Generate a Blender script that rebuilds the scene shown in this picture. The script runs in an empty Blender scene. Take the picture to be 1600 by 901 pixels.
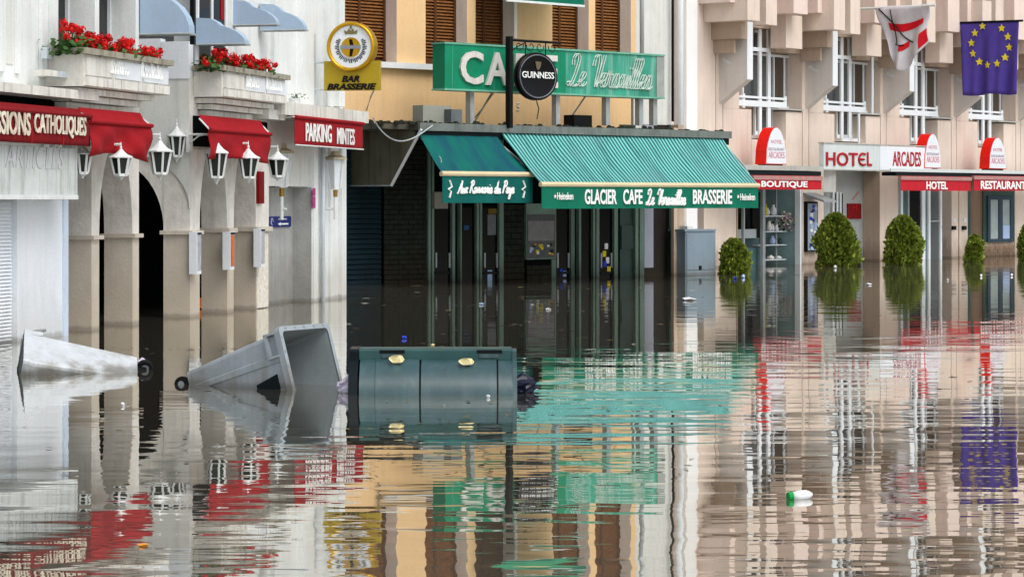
import bpy, math, random
from mathutils import Vector, Matrix
random.seed(7)
SC = bpy.context.scene
COL = SC.collection

# ------------------------------------------------------------------ camera
F, HZ, H = 4000.0, 312.0, 1.67          # focal length and horizon in photograph pixels, eye height over the water
cam_d = bpy.data.cameras.new('camera'); cam = bpy.data.objects.new('camera', cam_d); COL.objects.link(cam)
cam.location = (0, 0, H); cam.rotation_euler = (math.radians(90), 0, 0)
cam_d.sensor_width = 36; cam_d.lens = F * 36 / 1600; cam_d.shift_y = -(450.5 - HZ) / 1600
cam_d.clip_start = 0.5; cam_d.clip_end = 3000
SC.camera = cam

# ------------------------------------------------------------------ light
SUN_EL, SUN_AZ = math.radians(55), math.radians(138)   # azimuth from +Y towards +X: behind the camera, to the right
W = bpy.data.worlds.new('World'); SC.world = W; W.use_nodes = True
nt = W.node_tree; bg = nt.nodes['Background']
sky = nt.nodes.new('ShaderNodeTexSky'); sky.sky_type = 'NISHITA'; sky.sun_disc = False
sky.sun_elevation = SUN_EL; sky.sun_rotation = SUN_AZ; sky.air_density = 1.0; sky.dust_density = 4.0
hs = nt.nodes.new('ShaderNodeHueSaturation'); hs.inputs['Saturation'].default_value = 0.35
nt.links.new(sky.outputs[0], hs.inputs['Color']); nt.links.new(hs.outputs[0], bg.inputs[0])
bg.inputs[1].default_value = 0.14
sun_d = bpy.data.lights.new('sun', 'SUN'); sun = bpy.data.objects.new('sun', sun_d); COL.objects.link(sun)
sun_d.energy = 0.95; sun_d.angle = math.radians(40); sun_d.color = (1, .975, .94)
sd = Vector((math.sin(SUN_AZ) * math.cos(SUN_EL), math.cos(SUN_AZ) * math.cos(SUN_EL), math.sin(SUN_EL)))
sun.rotation_euler = sd.to_track_quat('Z', 'Y').to_euler()
SC.view_settings.view_transform = 'Standard'; SC.view_settings.look = 'None'
SC.view_settings.gamma = 1; SC.view_settings.exposure = 0.3

# ------------------------------------------------------------------ helpers: materials
def lin(c): return tuple((x / 255 / 12.92) if x / 255 <= .04045 else ((x / 255 + .055) / 1.055) ** 2.4 for x in c)
class NT:
    def __init__(s, m): s.t = m.node_tree; s.n = s.t.nodes; s.l = s.t.links
    def new(s, t, **k):
        n = s.n.new(t)
        for a, b in k.items(): setattr(n, a, b)
        return n
    def lk(s, a, b): s.l.new(a, b)
    def noise(s, vec, scale, detail=4, rough=.55):
        n = s.new('ShaderNodeTexNoise'); n.inputs['Scale'].default_value = scale
        n.inputs['Detail'].default_value = detail; n.inputs['Roughness'].default_value = rough
        s.lk(vec, n.inputs['Vector']); return n.outputs['Fac']
    def maprange(s, v, a, b, c, d):
        n = s.new('ShaderNodeMapRange'); s.lk(v, n.inputs[0])
        for i, x in enumerate((a, b, c, d)): n.inputs[i + 1].default_value = x
        return n.outputs[0]
    def math(s, op, a, b=None):
        n = s.new('ShaderNodeMath', operation=op)
        for i, x in enumerate((a, b)):
            if x is None: continue
            if isinstance(x, (int, float)): n.inputs[i].default_value = x
            else: s.lk(x, n.inputs[i])
        return n.outputs[0]
    def mix(s, fac, a, b, mode='MIX'):
        n = s.new('ShaderNodeMix', data_type='RGBA', blend_type=mode)
        if isinstance(fac, (int, float)): n.inputs[0].default_value = fac
        else: s.lk(fac, n.inputs[0])
        for i, x in ((6, a), (7, b)):
            if isinstance(x, tuple): n.inputs[i].default_value = (*x[:3], 1)
            else: s.lk(x, n.inputs[i])
        return n.outputs[2]
    def scaled(s, vec, sc):
        n = s.new('ShaderNodeMapping'); s.lk(vec, n.inputs[0]); n.inputs['Scale'].default_value = sc; return n.outputs[0]
MATS = {}
def mat(name, col, rough=.7, var=.12, scale=2.5, streak=0., grime=(60, 54, 44), stain=None, bump=0., bscale=30, spec=.22, metal=0., fine=.05):
    """painted / plain surface: mottling, rain streaks, flood stain near the water, fine relief"""
    if name in MATS: return MATS[name]
    m = bpy.data.materials.new(name); m.use_nodes = True; n = NT(m); b = n.n['Principled BSDF']
    geo = n.new('ShaderNodeNewGeometry'); pos = geo.outputs['Position']
    c = lin(col)
    f = n.noise(pos, scale, 5); f = n.maprange(f, .3, .7, 1 - var, 1 + var * .6)
    g = n.noise(pos, 38, 3); g = n.maprange(g, .3, .7, 1 - fine, 1 + fine)
    fm = n.math('MULTIPLY', f, g)
    vm = n.new('ShaderNodeVectorMath', operation='SCALE'); vm.inputs[0].default_value = c; n.lk(fm, vm.inputs['Scale'])
    out = vm.outputs[0]
    if streak > 0:
        st = n.noise(n.scaled(pos, (5, 5, .35)), 1.6, 6, .65); st = n.maprange(st, .5, .72, 0, streak)
        out = n.mix(st, out, lin(grime))
    if stain:
        zz = n.new('ShaderNodeSeparateXYZ'); n.lk(pos, zz.inputs[0])
        nn = n.noise(n.scaled(pos, (3, 3, .8)), 2.2, 5)
        h = n.math('ADD', zz.outputs[2], n.maprange(nn, .2, .8, -.28, .28))
        out = n.mix(n.maprange(h, stain[0], stain[1], stain[3], 0), out, lin(stain[2]))
        out = n.mix(n.maprange(n.math('ADD', zz.outputs[2], n.maprange(nn, .2, .8, -.025, .025)), .025, .07, .38, 0), out, lin((58, 52, 42)))
    n.lk(out, b.inputs['Base Color'])
    b.inputs['Roughness'].default_value = rough; b.inputs['Metallic'].default_value = metal
    b.inputs['Specular IOR Level'].default_value = spec
    if bump > 0:
        bp = n.new('ShaderNodeBump'); bp.inputs['Distance'].default_value = bump; bp.inputs['Strength'].default_value = .8
        n.lk(n.noise(pos, bscale, 5), bp.inputs['Height']); n.lk(bp.outputs[0], b.inputs['Normal'])
    MATS[name] = m; return m
MUD = (112, 98, 78)
def glass(name, col, rough=.06, spec=.5):
    m = mat(name, col, rough=rough, var=.25, scale=1.2, fine=.0, spec=spec); return m
white_wall = mat('white render', (228, 232, 231), .8, .07, 2, .12, stain=(.35, 1.1, (150, 138, 118), .35), bump=.004)
white_shop = mat('white painted metal', (226, 232, 238), .5, .05, 2, .05, stain=(.1, .7, (160, 155, 140), .3))
pier_m = mat('pier concrete', (214, 207, 195), .85, .12, 3, .2, stain=(.3, 2.0, (178, 166, 148), .7), bump=.006, bscale=25)
arch_m = mat('arch render', (222, 219, 212), .85, .12, 5, .18, bump=.012, bscale=16)
stone_m = mat('balcony stone', (224, 222, 214), .85, .14, 4, .4, bump=.006)
coping_m = mat('lichen coping', (165, 160, 145), .9, .3, 6, .6, grime=(66, 62, 44), bump=.006)
fascia_m = mat('fascia concrete', (222, 221, 213), .85, .12, 3, .45, bump=.004)
dark_m = mat('dark interior and shade', (9, 12, 14), .9, .3, 1, 0, spec=.04)  # near-black; shade of passages and under-ledge panels is put into the colour
red_cloth = mat('red canvas', (156, 14, 26), .8, .14, 3, .12, grime=(90, 8, 16))
red_sign = mat('red valance', (186, 30, 44), .8, .08, 3, .1, grime=(110, 20, 30))
dred_cloth = mat('dark red canvas', (128, 10, 18), .8, .16, 4, .25, grime=(60, 6, 10))
cream_text = mat('cream lettering', (228, 220, 200), .7, .3, 9, .5, grime=(150, 60, 56))
white_text = mat('white lettering', (240, 242, 240), .6, .05)
peach = mat('peach render', (236, 198, 148), .85, .07, 1.2, .12, grime=(150, 110, 76), bump=.003)
reveal_m = mat('grey reveal', (246, 240, 234), .85, .08, 2, .1)
slat_m = mat('brown shutter slat', (150, 98, 52), .65, .3, 9, .2, grime=(60, 36, 20))
shutter_frame = mat('shutter frame', (84, 52, 30), .7, .2, 6)
concrete_dark = mat('grimy concrete', (92, 90, 80), .9, .3, 3, .7, grime=(36, 34, 30), bump=.006, spec=.12)
canopy_edge = mat('canopy flashing', (120, 128, 124), .5, .2, 4, .5, grime=(48, 50, 48), metal=.3)
panel_dark = mat('grimy side curtain', (96, 94, 78), .6, .3, 1.6, .7, grime=(30, 26, 16), spec=.12)
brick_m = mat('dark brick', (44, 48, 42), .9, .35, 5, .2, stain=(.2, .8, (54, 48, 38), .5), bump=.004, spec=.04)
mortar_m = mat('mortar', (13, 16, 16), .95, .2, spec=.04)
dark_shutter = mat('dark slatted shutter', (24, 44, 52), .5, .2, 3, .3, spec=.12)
green_metal = mat('pale green door metal', (116, 142, 128), .45, .12, 4, .1, stain=(.1, .6, (70, 70, 58), .5))
green_panel = mat('green grey panel', (52, 74, 68), .5, .15, 2, .1)
night_glass = glass('shop glass', (4, 8, 10), .06, .3)
teal_glass = glass('teal shop glass', (84, 118, 122), .08)
sign_green = mat('green sign sheet', (10, 132, 96), .55, .16, 2.2, .3, grime=(10, 96, 74))
sign_green_dirty = mat('chalky green sign sheet', (58, 152, 128), .7, .35, 1.6, .6, grime=(150, 190, 176))
sign_letters = mat('weathered letters', (215, 212, 206), .7, .12, 6, .35, grime=(120, 116, 112))
chalk_letters = mat('chalky script letters', (196, 214, 204), .8, .2, 9, .4, grime=(110, 160, 144))
valance_green = mat('green valance', (2, 108, 84), .8, .16, 3, .35, grime=(4, 84, 74))
valance_dark = mat('dark green valance', (4, 94, 88), .8, .16, 2, .4, grime=(4, 62, 64))
rail_cream = mat('cream awning rail', (216, 200, 164), .4, .1)
black_metal = mat('black metal', (18, 20, 22), .45, .1, spec=.12)
grey_metal = mat('galvanised post', (168, 176, 178), .45, .12, 5, .2, metal=.2)
white_metal = mat('white painted bracket', (222, 226, 226), .5, .08, 5, .12)
gold_m = mat('gold rim', (206, 160, 40), .3, .15, metal=.8)
gold_sign = mat('mustard sign sheet', (170, 146, 34), .5, .06)
black_text = mat('black lettering', (12, 12, 10), .6, .05)
blue_awn = mat('blue grey canvas', (162, 184, 206), .85, .06, 2, .1, grime=(120, 136, 156))
leaf_green = mat('geranium leaf', (58, 92, 40), .6, .35, 30)
petal_red = mat('geranium petal', (206, 18, 18), .6, .2, 30)
lamp_glass = mat('smoked lantern glass', (44, 52, 44), .15, .3, 8)
opal_glass = mat('opal lantern glass', (222, 230, 236), .3, .06)
brass = mat('brass', (168, 130, 60), .35, .1, metal=.8)
beige = mat('beige hotel render', (226, 210, 196), .85, .08, 1.2, .22, grime=(160, 136, 116), stain=(.15, .7, (118, 98, 78), .6), bump=.003)
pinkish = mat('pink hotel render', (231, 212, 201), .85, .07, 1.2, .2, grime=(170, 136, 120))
tan = mat('tan hotel render', (186, 166, 147), .85, .1, 1.2, .24, grime=(120, 96, 78), stain=(.1, .6, (96, 82, 66), .6))  # darker second render; also lends painted shade to the entrance jamb
fin_m = mat('pale grey fin', (214, 208, 202), .8, .05, 2, .1)
win_white = mat('white window frame', (232, 238, 242), .4, .04, spec=.4)
win_glass = glass('hotel window glass', (92, 96, 98), .08)
curtain_glass = glass('curtained glass', (76, 66, 58), .1)
ledge_m = mat('grey ledge', (178, 178, 172), .7, .12, 3, .3)
sign_white = mat('white sign sheet', (226, 232, 238), .45, .04, spec=.4)
sign_grey = mat('greyed sign sheet', (206, 214, 214), .5, .05, 3, .1)
red_letter = mat('red lettering', (168, 14, 26), .5, .06)
red_box = mat('red sign side', (222, 22, 10), .4, .06)
pink_letter = mat('faded red lettering', (206, 122, 138), .6, .1)
pale_violet = mat('faded lettering', (168, 150, 166), .6, .1)
eu_blue = mat('violet blue flag cloth', (84, 68, 158), .85, .12, 4, .2, grime=(44, 32, 110))
star_y = mat('yellow star', (232, 212, 50), .8, .08)
flag_white = mat('white flag cloth', (206, 202, 206), .85, .1, 4, .15)
flag_red = mat('red flag band', (206, 20, 34), .85, .1)
cabinet_m = mat('blue grey cabinet', (128, 146, 160), .55, .06, 3, .2, grime=(90, 104, 112), stain=(.05, .4, (120, 126, 124), .6), spec=.4)
bin_grey = mat('grey bin plastic', (156, 166, 172), .45, .14, 5, .3, grime=(100, 104, 104), stain=(-.05, .22, (112, 106, 90), .55), spec=.4)
bin_grey2 = mat('pale bin plastic', (192, 198, 202), .45, .12, 5, .25, grime=(120, 122, 120), stain=(-.05, .16, (122, 116, 100), .6), spec=.4)
bin_in = mat('bin inside', (146, 156, 160), .6, .12, 3, .2)
bin_green = mat('dark green plastic', (46, 77, 81), .3, .2, 4, .35, grime=(92, 112, 114), spec=.75)
bin_dark = mat('dark plastic', (14, 26, 30), .4, .2, spec=.12)
rubber = mat('rubber', (16, 16, 16), .8, .2)
yel_leaf = mat('yellow leaf', (232, 218, 168), .8, .15, 20)
plastic_w = mat('white plastic', (232, 234, 238), .4, .06, spec=.4)
bag_dark = mat('dark plastic bag', (24, 28, 48), .25, .3, 14)
bag_white = mat('pale plastic bag', (206, 200, 220), .3, .2, 14)
blue_m = mat('blue plastic', (30, 56, 190), .5, .1)
pale_blue = mat('pale blue plastic', (168, 190, 226), .5, .1)
orange_m = mat('orange leaf litter', (214, 140, 50), .7, .2, 20)
greencap = mat('green bottle cap', (10, 150, 70), .5, .1)
blue_sign = mat('dark blue sign', (24, 36, 116), .5, .08)
grey_wall = mat('grey rendered wall', (168, 170, 168), .9, .12, 4, .2, stain=(.2, 1.0, (112, 108, 98), .5), bump=.008, bscale=24)
light_grey_wall = mat('light grey wall', (216, 218, 213), .88, .08, 2, .2)
pipe_m = mat('zinc downpipe', (196, 206, 214), .5, .08, 4, .2)
poster_m = mat('faded posters', (224, 220, 208), .8, .22, 18, .35, grime=(176, 146, 130))

def stripe_mat(name, a, b, per, v_dirt):
    m = bpy.data.materials.new(name); m.use_nodes = True; n = NT(m); bs = n.n['Principled BSDF']
    uv = n.new('ShaderNodeUVMap'); sp = n.new('ShaderNodeSeparateXYZ'); n.lk(uv.outputs[0], sp.inputs[0])
    x = n.math('FRACT', n.math('MULTIPLY', sp.outputs[0], 1 / per))
    x = n.math('ABSOLUTE', n.math('SUBTRACT', x, .5))
    fac = n.maprange(x, .22, .28, 0, 1)
    c = n.mix(fac, lin(a), lin(b))
    no = n.noise(n.scaled(uv.outputs[0], (2.2, .35, 1)), 1.5, 6, .7)
    c = n.mix(n.maprange(no, .48, .72, 0, v_dirt), c, lin((20, 78, 84)))
    no2 = n.noise(n.scaled(uv.outputs[0], (.5, .9, 1)), 1.3, 5)
    c = n.mix(n.maprange(no2, .5, .75, 0, .5), c, lin((92, 128, 134)))
    n.lk(c, bs.inputs['Base Color']); bs.inputs['Roughness'].default_value = .8; bs.inputs['Specular IOR Level'].default_value = .2
    return m
stripe_teal = stripe_mat('striped teal canvas', (122, 194, 188), (2, 88, 88), .1, .75)
def awning_dark():
    m = bpy.data.materials.new('dark teal canvas'); m.use_nodes = True; n = NT(m); bs = n.n['Principled BSDF']
    uv = n.new('ShaderNodeUVMap')
    no = n.noise(n.scaled(uv.outputs[0], (1.6, .5, 1)), 1.6, 5)
    c = n.mix(n.maprange(no, .35, .65, 0, 1), lin((0, 104, 90)), lin((14, 70, 92)))
    n.lk(c, bs.inputs['Base Color']); bs.inputs['Roughness'].default_value = .8; bs.inputs['Specular IOR Level'].default_value = .2
    return m
teal_plain = awning_dark()
def foliage_mat(name, a, b):
    m = bpy.data.materials.new(name); m.use_nodes = True; n = NT(m); bs = n.n['Principled BSDF']
    geo = n.new('ShaderNodeNewGeometry')
    f = n.noise(geo.outputs['Position'], 9, 5, .7)
    c = n.mix(n.maprange(f, .35, .65, 0, 1), lin(a), lin(b)); n.lk(c, bs.inputs['Base Color'])
    bs.inputs['Roughness'].default_value = .65; bs.inputs['Specular IOR Level'].default_value = .25
    return m
bush_m = foliage_mat('conifer leaves', (44, 70, 22), (154, 168, 60))
bush_core = mat('conifer inner twigs', (38, 48, 20), .9, .3, 8)
bark_m = mat('bark', (70, 54, 40), .9, .3, 12)

# ------------------------------------------------------------------ helpers: geometry and tagging
def tag(o, label=None, cat=None, group=None, kind=None):
    if label: o['label'] = label
    if cat: o['category'] = cat
    if group: o['group'] = group
    if kind: o['kind'] = kind
    return o
def thing(name, loc, label, cat, group=None):
    o = bpy.data.objects.new(name, None); COL.objects.link(o); o.location = loc; o.empty_display_size = .2
    return tag(o, label, cat, group)
def origin(p):
    v = Vector((0, 0, 0))
    while p is not None: v = v + p.location; p = p.parent
    return v
class G:
    def __init__(s): s.v = []; s.f = []; s.uv = {}; s.mi = {}
    def add(s, vs, fs, mi=0):
        k = len(s.v); s.v += [Vector(p) for p in vs]
        for f in fs:
            if mi: s.mi[len(s.f)] = mi
            s.f.append([i + k for i in f])
        return s
    def hexa(s, c, mi=0):     # c: 8 corners, bottom ring 0-3 then top ring 4-7
        return s.add(c, [(3, 2, 1, 0), (4, 5, 6, 7), (0, 1, 5, 4), (1, 2, 6, 5), (2, 3, 7, 6), (3, 0, 4, 7)], mi)
    def fb(s, P, u0, u1, o0, o1, z0, z1, mi=0):   # box on a facade: along u, outward o, height z
        return s.hexa([P(u0, o0, z0), P(u1, o0, z0), P(u1, o1, z0), P(u0, o1, z0), P(u0, o0, z1), P(u1, o0, z1), P(u1, o1, z1), P(u0, o1, z1)], mi)
    def prism(s, poly, vec, mi=0):
        n = len(poly); vec = Vector(vec)
        vs = [Vector(p) for p in poly] + [Vector(p) + vec for p in poly]
        fs = [tuple(range(n - 1, -1, -1)), tuple(range(n, 2 * n))] + [(i, (i + 1) % n, n + (i + 1) % n, n + i) for i in range(n)]
        return s.add(vs, fs, mi)
    def tube(s, path, r, n=8, mi=0, cap=True):
        path = [Vector(p) for p in path]; rs = r if isinstance(r, (list, tuple)) else [r] * len(path)
        rings = []; vs = []
        for i, p in enumerate(path):
            t = (path[min(i + 1, len(path) - 1)] - path[max(i - 1, 0)]).normalized()
            a = t.cross(Vector((0, 0, 1)) if abs(t.z) < .9 else Vector((1, 0, 0))).normalized(); b = t.cross(a)
            vs += [p + (a * math.cos(2 * math.pi * k / n) + b * math.sin(2 * math.pi * k / n)) * rs[i] for k in range(n)]
        fs = []
        for i in range(len(path) - 1):
            for k in range(n):
                fs.append((i * n + k, i * n + (k + 1) % n, (i + 1) * n + (k + 1) % n, (i + 1) * n + k))
        if cap: fs += [tuple(range(n - 1, -1, -1)), tuple(range((len(path) - 1) * n, len(path) * n))]
        return s.add(vs, fs, mi)
    def lathe(s, c, prof, n=8, rot=0, mi=0):
        c = Vector(c); vs = []
        for r, z in prof:
            vs += [c + Vector((r * math.cos(rot + 2 * math.pi * k / n), r * math.sin(rot + 2 * math.pi * k / n), z)) for k in range(n)]
        fs = []
        for i in range(len(prof) - 1):
            for k in range(n): fs.append((i * n + k, i * n + (k + 1) % n, (i + 1) * n + (k + 1) % n, (i + 1) * n + k))
        fs += [tuple(range(n - 1, -1, -1)), tuple(range((len(prof) - 1) * n, len(prof) * n))]
        return s.add(vs, fs, mi)
    def grid(s, fn, nu, nv, thick=None, uvs=None):   # fn(a,b)->point, a,b in 0..1 ; thick: vector or number along the normal guess
        k0 = len(s.v)
        for lay in ((0, 1) if thick else (0,)):
            for j in range(nv + 1):
                for i in range(nu + 1):
                    p = Vector(fn(i / nu, j / nv))
                    if lay: p = p + Vector(thick)
                    s.v.append(p)
        st = nu + 1; lay = st * (nv + 1)
        def q(a, b, c, d): s.f.append([k0 + a, k0 + b, k0 + c, k0 + d])
        for j in range(nv):
            for i in range(nu):
                a = j * st + i
                if uvs: s.uv[len(s.f)] = [uvs(i / nu, j / nv), uvs((i + 1) / nu, j / nv), uvs((i + 1) / nu, (j + 1) / nv), uvs(i / nu, (j + 1) / nv)]
                q(a, a + 1, a + st + 1, a + st)
                if thick:
                    if uvs: s.uv[len(s.f)] = [uvs(i / nu, j / nv), uvs(i / nu, (j + 1) / nv), uvs((i + 1) / nu, (j + 1) / nv), uvs((i + 1) / nu, j / nv)]
                    q(lay + a, lay + a + st, lay + a + st + 1, lay + a + 1)
        if thick:
            for i in range(nu):
                a = i; q(a, lay + a, lay + a + 1, a + 1); a = nv * st + i; q(a, a + 1, lay + a + 1, lay + a)
            for j in range(nv):
                a = j * st; q(a, a + st, lay + a + st, lay + a); a = j * st + nu; q(a, lay + a, lay + a + st, a + st)
        return s
    def obj(s, name, m, parent=None, smooth=False):
        o0 = origin(parent) if parent else Vector((0, 0, 0))
        if parent is None and s.v:        # a top-level mesh gets its origin at the base of its shape
            xs = [p.x for p in s.v]; ys = [p.y for p in s.v]; zs = [p.z for p in s.v]
            o0 = Vector(((min(xs) + max(xs)) / 2, (min(ys) + max(ys)) / 2, min(zs)))
        me = bpy.data.meshes.new(name); me.from_pydata([tuple(p - o0) for p in s.v], [], s.f)
        ms = m if isinstance(m, (list, tuple)) else [m]
        for x in ms: me.materials.append(x)
        if s.mi:
            for i, k in s.mi.items(): me.polygons[i].material_index = k
        if s.uv:
            L = me.uv_layers.new(name='UVMap')
            for i, uvl in s.uv.items():
                for j, li in enumerate(me.polygons[i].loop_indices): L.data[li].uv = uvl[j]
        if smooth:
            for p in me.polygons: p.use_smooth = True
        me.update()
        o = bpy.data.objects.new(name, me); COL.objects.link(o)
        if parent: o.parent = parent
        else: o.location = o0
        return o
class Facade:
    """a vertical plane in plan: through the water line point (wx, wy) of the photograph, running towards the vanishing point vpx"""
    def __init__(s, vpx, wx, wy):
        th = math.atan((vpx - 800) / F); s.sn, s.cs = math.sin(th), math.cos(th)
        s.Y0 = F * H / (wy - HZ); s.X0 = (wx - 800) / F * s.Y0
        s.d = Vector((s.sn, s.cs, 0)); s.n = Vector((s.cs, -s.sn, 0))
    def __call__(s, u, o, z): return Vector((s.X0 + u * s.sn + o * s.cs, s.Y0 + u * s.cs - o * s.sn, z))
    def u(s, px, o=0.):
        t = (px - 800) / F
        return (t * s.Y0 - s.X0 - o * (s.cs + t * s.sn)) / (s.sn - t * s.cs)
    def z(s, px, py, o=0.):
        return H - (py - HZ) * s(s.u(px, o), o, 0).y / F
    def R(s, x0, x1, y0, y1, o=0.):       # photograph rectangle on the plane at offset o -> u0,u1,zbottom,ztop
        xm = (x0 + x1) / 2
        return s.u(x0, o), s.u(x1, o), s.z(xm, y1, o), s.z(xm, y0, o)
    def PT(s, px, py, o=0.): return s(s.u(px, o), o, s.z(px, py, o))
def pbox(P, x0, x1, y0, y1, o0, o1, g=None, mi=0):
    """box whose front (offset o1) covers the photograph rectangle"""
    u0, u1, z0, z1 = P.R(x0, x1, y0, y1, o1)
    return (g or G()).fb(P, u0, u1, o0, o1, z0, z1, mi)
def arch(fn, a0, a1, zs, zc, zt, t0, t1, n=16, pw=1.0, g=None):
    """wall above an arch; fn(a, t, z); a along, t through the wall"""
    g = g or G(); pts = []
    for i in range(n + 1):
        k = math.pi * (1 - i / n); c = math.cos(k)
        pts.append(((a0 + a1) / 2 + (a1 - a0) / 2 * c, zs + (zc - zs) * math.sin(k) ** pw))
    vs = []; fs = []
    for (a, z) in pts:
        vs += [fn(a, t1, z), fn(a, t1, zt), fn(a, t0, z), fn(a, t0, zt)]
    for i in range(n):
        b = 4 * i; c = b + 4
        fs += [(b, c, c + 1, b + 1), (b + 2, b + 3, c + 3, c + 2), (b, b + 2, c + 2, c), (b + 1, c + 1, c + 3, b + 3)]
    fs += [(0, 1, 3, 2), (4 * n, 4 * n + 2, 4 * n + 3, 4 * n + 1)]
    return g.add(vs, fs)
# ---- lettering
def lettering(s, o, ud, vd, w, h, m, parent, bold=0., shear=0., depth=.012, name='lettering'):
    cu = bpy.data.curves.new('text', 'FONT'); cu.body = s; cu.shear = shear; cu.offset = bold; cu.resolution_u = 3
    ob = bpy.data.objects.new('text', cu); COL.objects.link(ob)
    dg = bpy.context.evaluated_depsgraph_get(); dg.update()
    me = bpy.data.meshes.new_from_object(ob.evaluated_get(dg))
    bpy.data.objects.remove(ob); bpy.data.curves.remove(cu)
    xs = [v.co.x for v in me.vertices]; ys = [v.co.y for v in me.vertices]
    x0, y0 = min(xs), min(ys); sx, sy = w / (max(xs) - x0), h / (max(ys) - y0)
    o, ud, vd = Vector(o), Vector(ud), Vector(vd); nn = ud.cross(vd)
    g = G(); k = len(me.vertices)
    front = [o + ud * ((v.co.x - x0) * sx) + vd * ((v.co.y - y0) * sy) for v in me.vertices]
    fs = [list(p.vertices) for p in me.polygons]
    cnt = {}
    for f in fs:
        for i in range(len(f)):
            e = (f[i], f[(i + 1) % len(f)]); cnt[e] = cnt.get(e, 0) + 1
    sides = [(b, a, a + k, b + k) for (a, b) in cnt if (b, a) not in cnt]
    g.add([p + nn * depth for p in front] + front, fs + sides)
    bpy.data.meshes.remove(me)
    return g.obj(name, m, parent)
CUR = {'e': ([(0, .3), (.5, .6), (.6, .95), (.35, 1), (.15, .55), (.3, .05), (.7, .1), (.9, .35)], .8),
 'r': ([(0, .2), (.22, 1.2), (.34, .88), (.62, .98), (.56, .3), (.7, 0), (.95, .25)], .85), 's': ([(0, .2), (.4, 1.05), (.6, .5), (.45, .02), (.15, .1), (.5, 0), (.9, .25)], .8),
 'a': ([(.75, .85), (.45, 1), (.15, .55), (.3, .05), (.6, .3), (.75, .95), (.75, .3), (.85, 0), (1.05, .25)], .95),
 'i': ([(0, .2), (.25, .95), (.25, .2), (.4, 0), (.6, .25)], .55), 'l': ([(0, .2), (.5, 1.7), (.4, 2.2), (.2, 1.8), (.2, .3), (.4, 0), (.65, .25)], .6),
 'L': ([(.1, 1.5), (.05, 2.0), (.4, 2.3), (.75, 2.0), (.65, 1.1), (.4, .3), (.05, .02), (-.1, .25), (.2, .32), (.7, 0), (1.2, .2)], 1.2),
 'V': ([(0, 1.5), (.1, 2.1), (.5, 2.3), (.75, 1.8), (.7, .6), (.75, 0), (1.0, .9), (1.2, 2.3)], 1.2), 'A': ([(0, .1), (.2, 0), (.6, .9), (1.05, 2.2), (1.05, 1.2), (1.15, 0), (1.35, .25)], 1.3),
 'u': ([(0, .2), (.2, 1), (.25, .2), (.5, 0), (.8, .9), (.8, .2), (1, 0), (1.15, .25)], 1.05), 'x': ([(0, .2), (.3, .95), (.6, .1), (.9, .2)], .85),
 'R': ([(.15, 0), (.4, 2.0), (.1, 1.7), (.5, 2.2), (.95, 2.1), (1.0, 1.6), (.5, 1.1), (.85, .5), (1.2, 0), (1.4, .2)], 1.3), 'o': ([(.5, 1), (.15, .5), (.4, 0), (.75, .5), (.5, 1), (.9, .85)], .85),
 'm': ([(0, 0), (.15, .95), (.2, .1), (.4, .95), (.5, .1), (.7, .95), (.85, .9), (.85, .1), (1.1, .2)], 1.1), 'n': ([(0, 0), (.15, .95), (.2, .2), (.45, .95), (.65, .9), (.65, .1), (.9, .2)], .88),
 'd': ([(.7, .85), (.4, 1), (.1, .5), (.3, 0), (.65, .4), (.9, 2.2), (.75, .4), (.9, 0), (1.1, .25)], 1.0), 'P': ([(.15, 0), (.4, 2.1), (.15, 1.8), (.6, 2.25), (1.05, 2.0), (1.0, 1.4), (.4, 1.1)], 1.1),
 'y': ([(0, .2), (.2, 1), (.3, .1), (.6, .2), (.85, 1), (.7, -.6), (.4, -1), (.3, -.6), (1, .2)], 1.0), ' ': ([], .7)}
def cursive(s, o, ud, vd, w, h, r, m, parent, shear=.3, double=0., name='lettering'):
    """joined-up handwriting drawn as strokes; h is the ascender height"""
    o, ud, vd = Vector(o), Vector(ud), Vector(vd); nn = ud.cross(vd).normalized()
    x = 0; strokes = []
    for ch in s:
        pts, adv = CUR[ch]
        if pts: strokes.append([(x + a + b * shear, b) for a, b in pts])
        if ch == 'i': strokes.append([(x + .3 + 1.45 * shear, 1.4), (x + .36 + 1.55 * shear, 1.5)])
        if ch == 'A': strokes.append([(x + .3 + .3, .85), (x + 1.25 + .3, .85)])
        if ch == 'x': strokes.append([(x + .1, 0), (x + .85 + .3, 1)])
        x += adv
    tot = x + .4; g = G(); sx = w / tot; sy = h / 2.3
    for st in strokes:
        P = [o + ud * (a * sx) + vd * (b * sy) for a, b in st]; q = []
        for i in range(len(P) - 1):
            p0, p1, p2, p3 = P[max(i - 1, 0)], P[i], P[i + 1], P[min(i + 2, len(P) - 1)]
            for k in range(4):
                t = k / 4
                q.append(.5 * ((2 * p1) + (p2 - p0) * t + (2 * p0 - 5 * p1 + 4 * p2 - p3) * t * t + (3 * p1 - p0 - 3 * p2 + p3) * t ** 3))
        q.append(P[-1])
        if double:
            for sgn in (-1, 1): g.tube([p + ud * double * sgn + nn * .004 * sgn for p in q], r, 4)
        else: g.tube(q, r, 5)
    return g.obj(name, m, parent)
UP = Vector((0, 0, 1))
A = Facade(1700, 305, 495)       # arcade houses on the left
B = Facade(4900, 1013, 430.5)    # cafe
C = Facade(3740, 1565, 400)      # hotel

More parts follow.
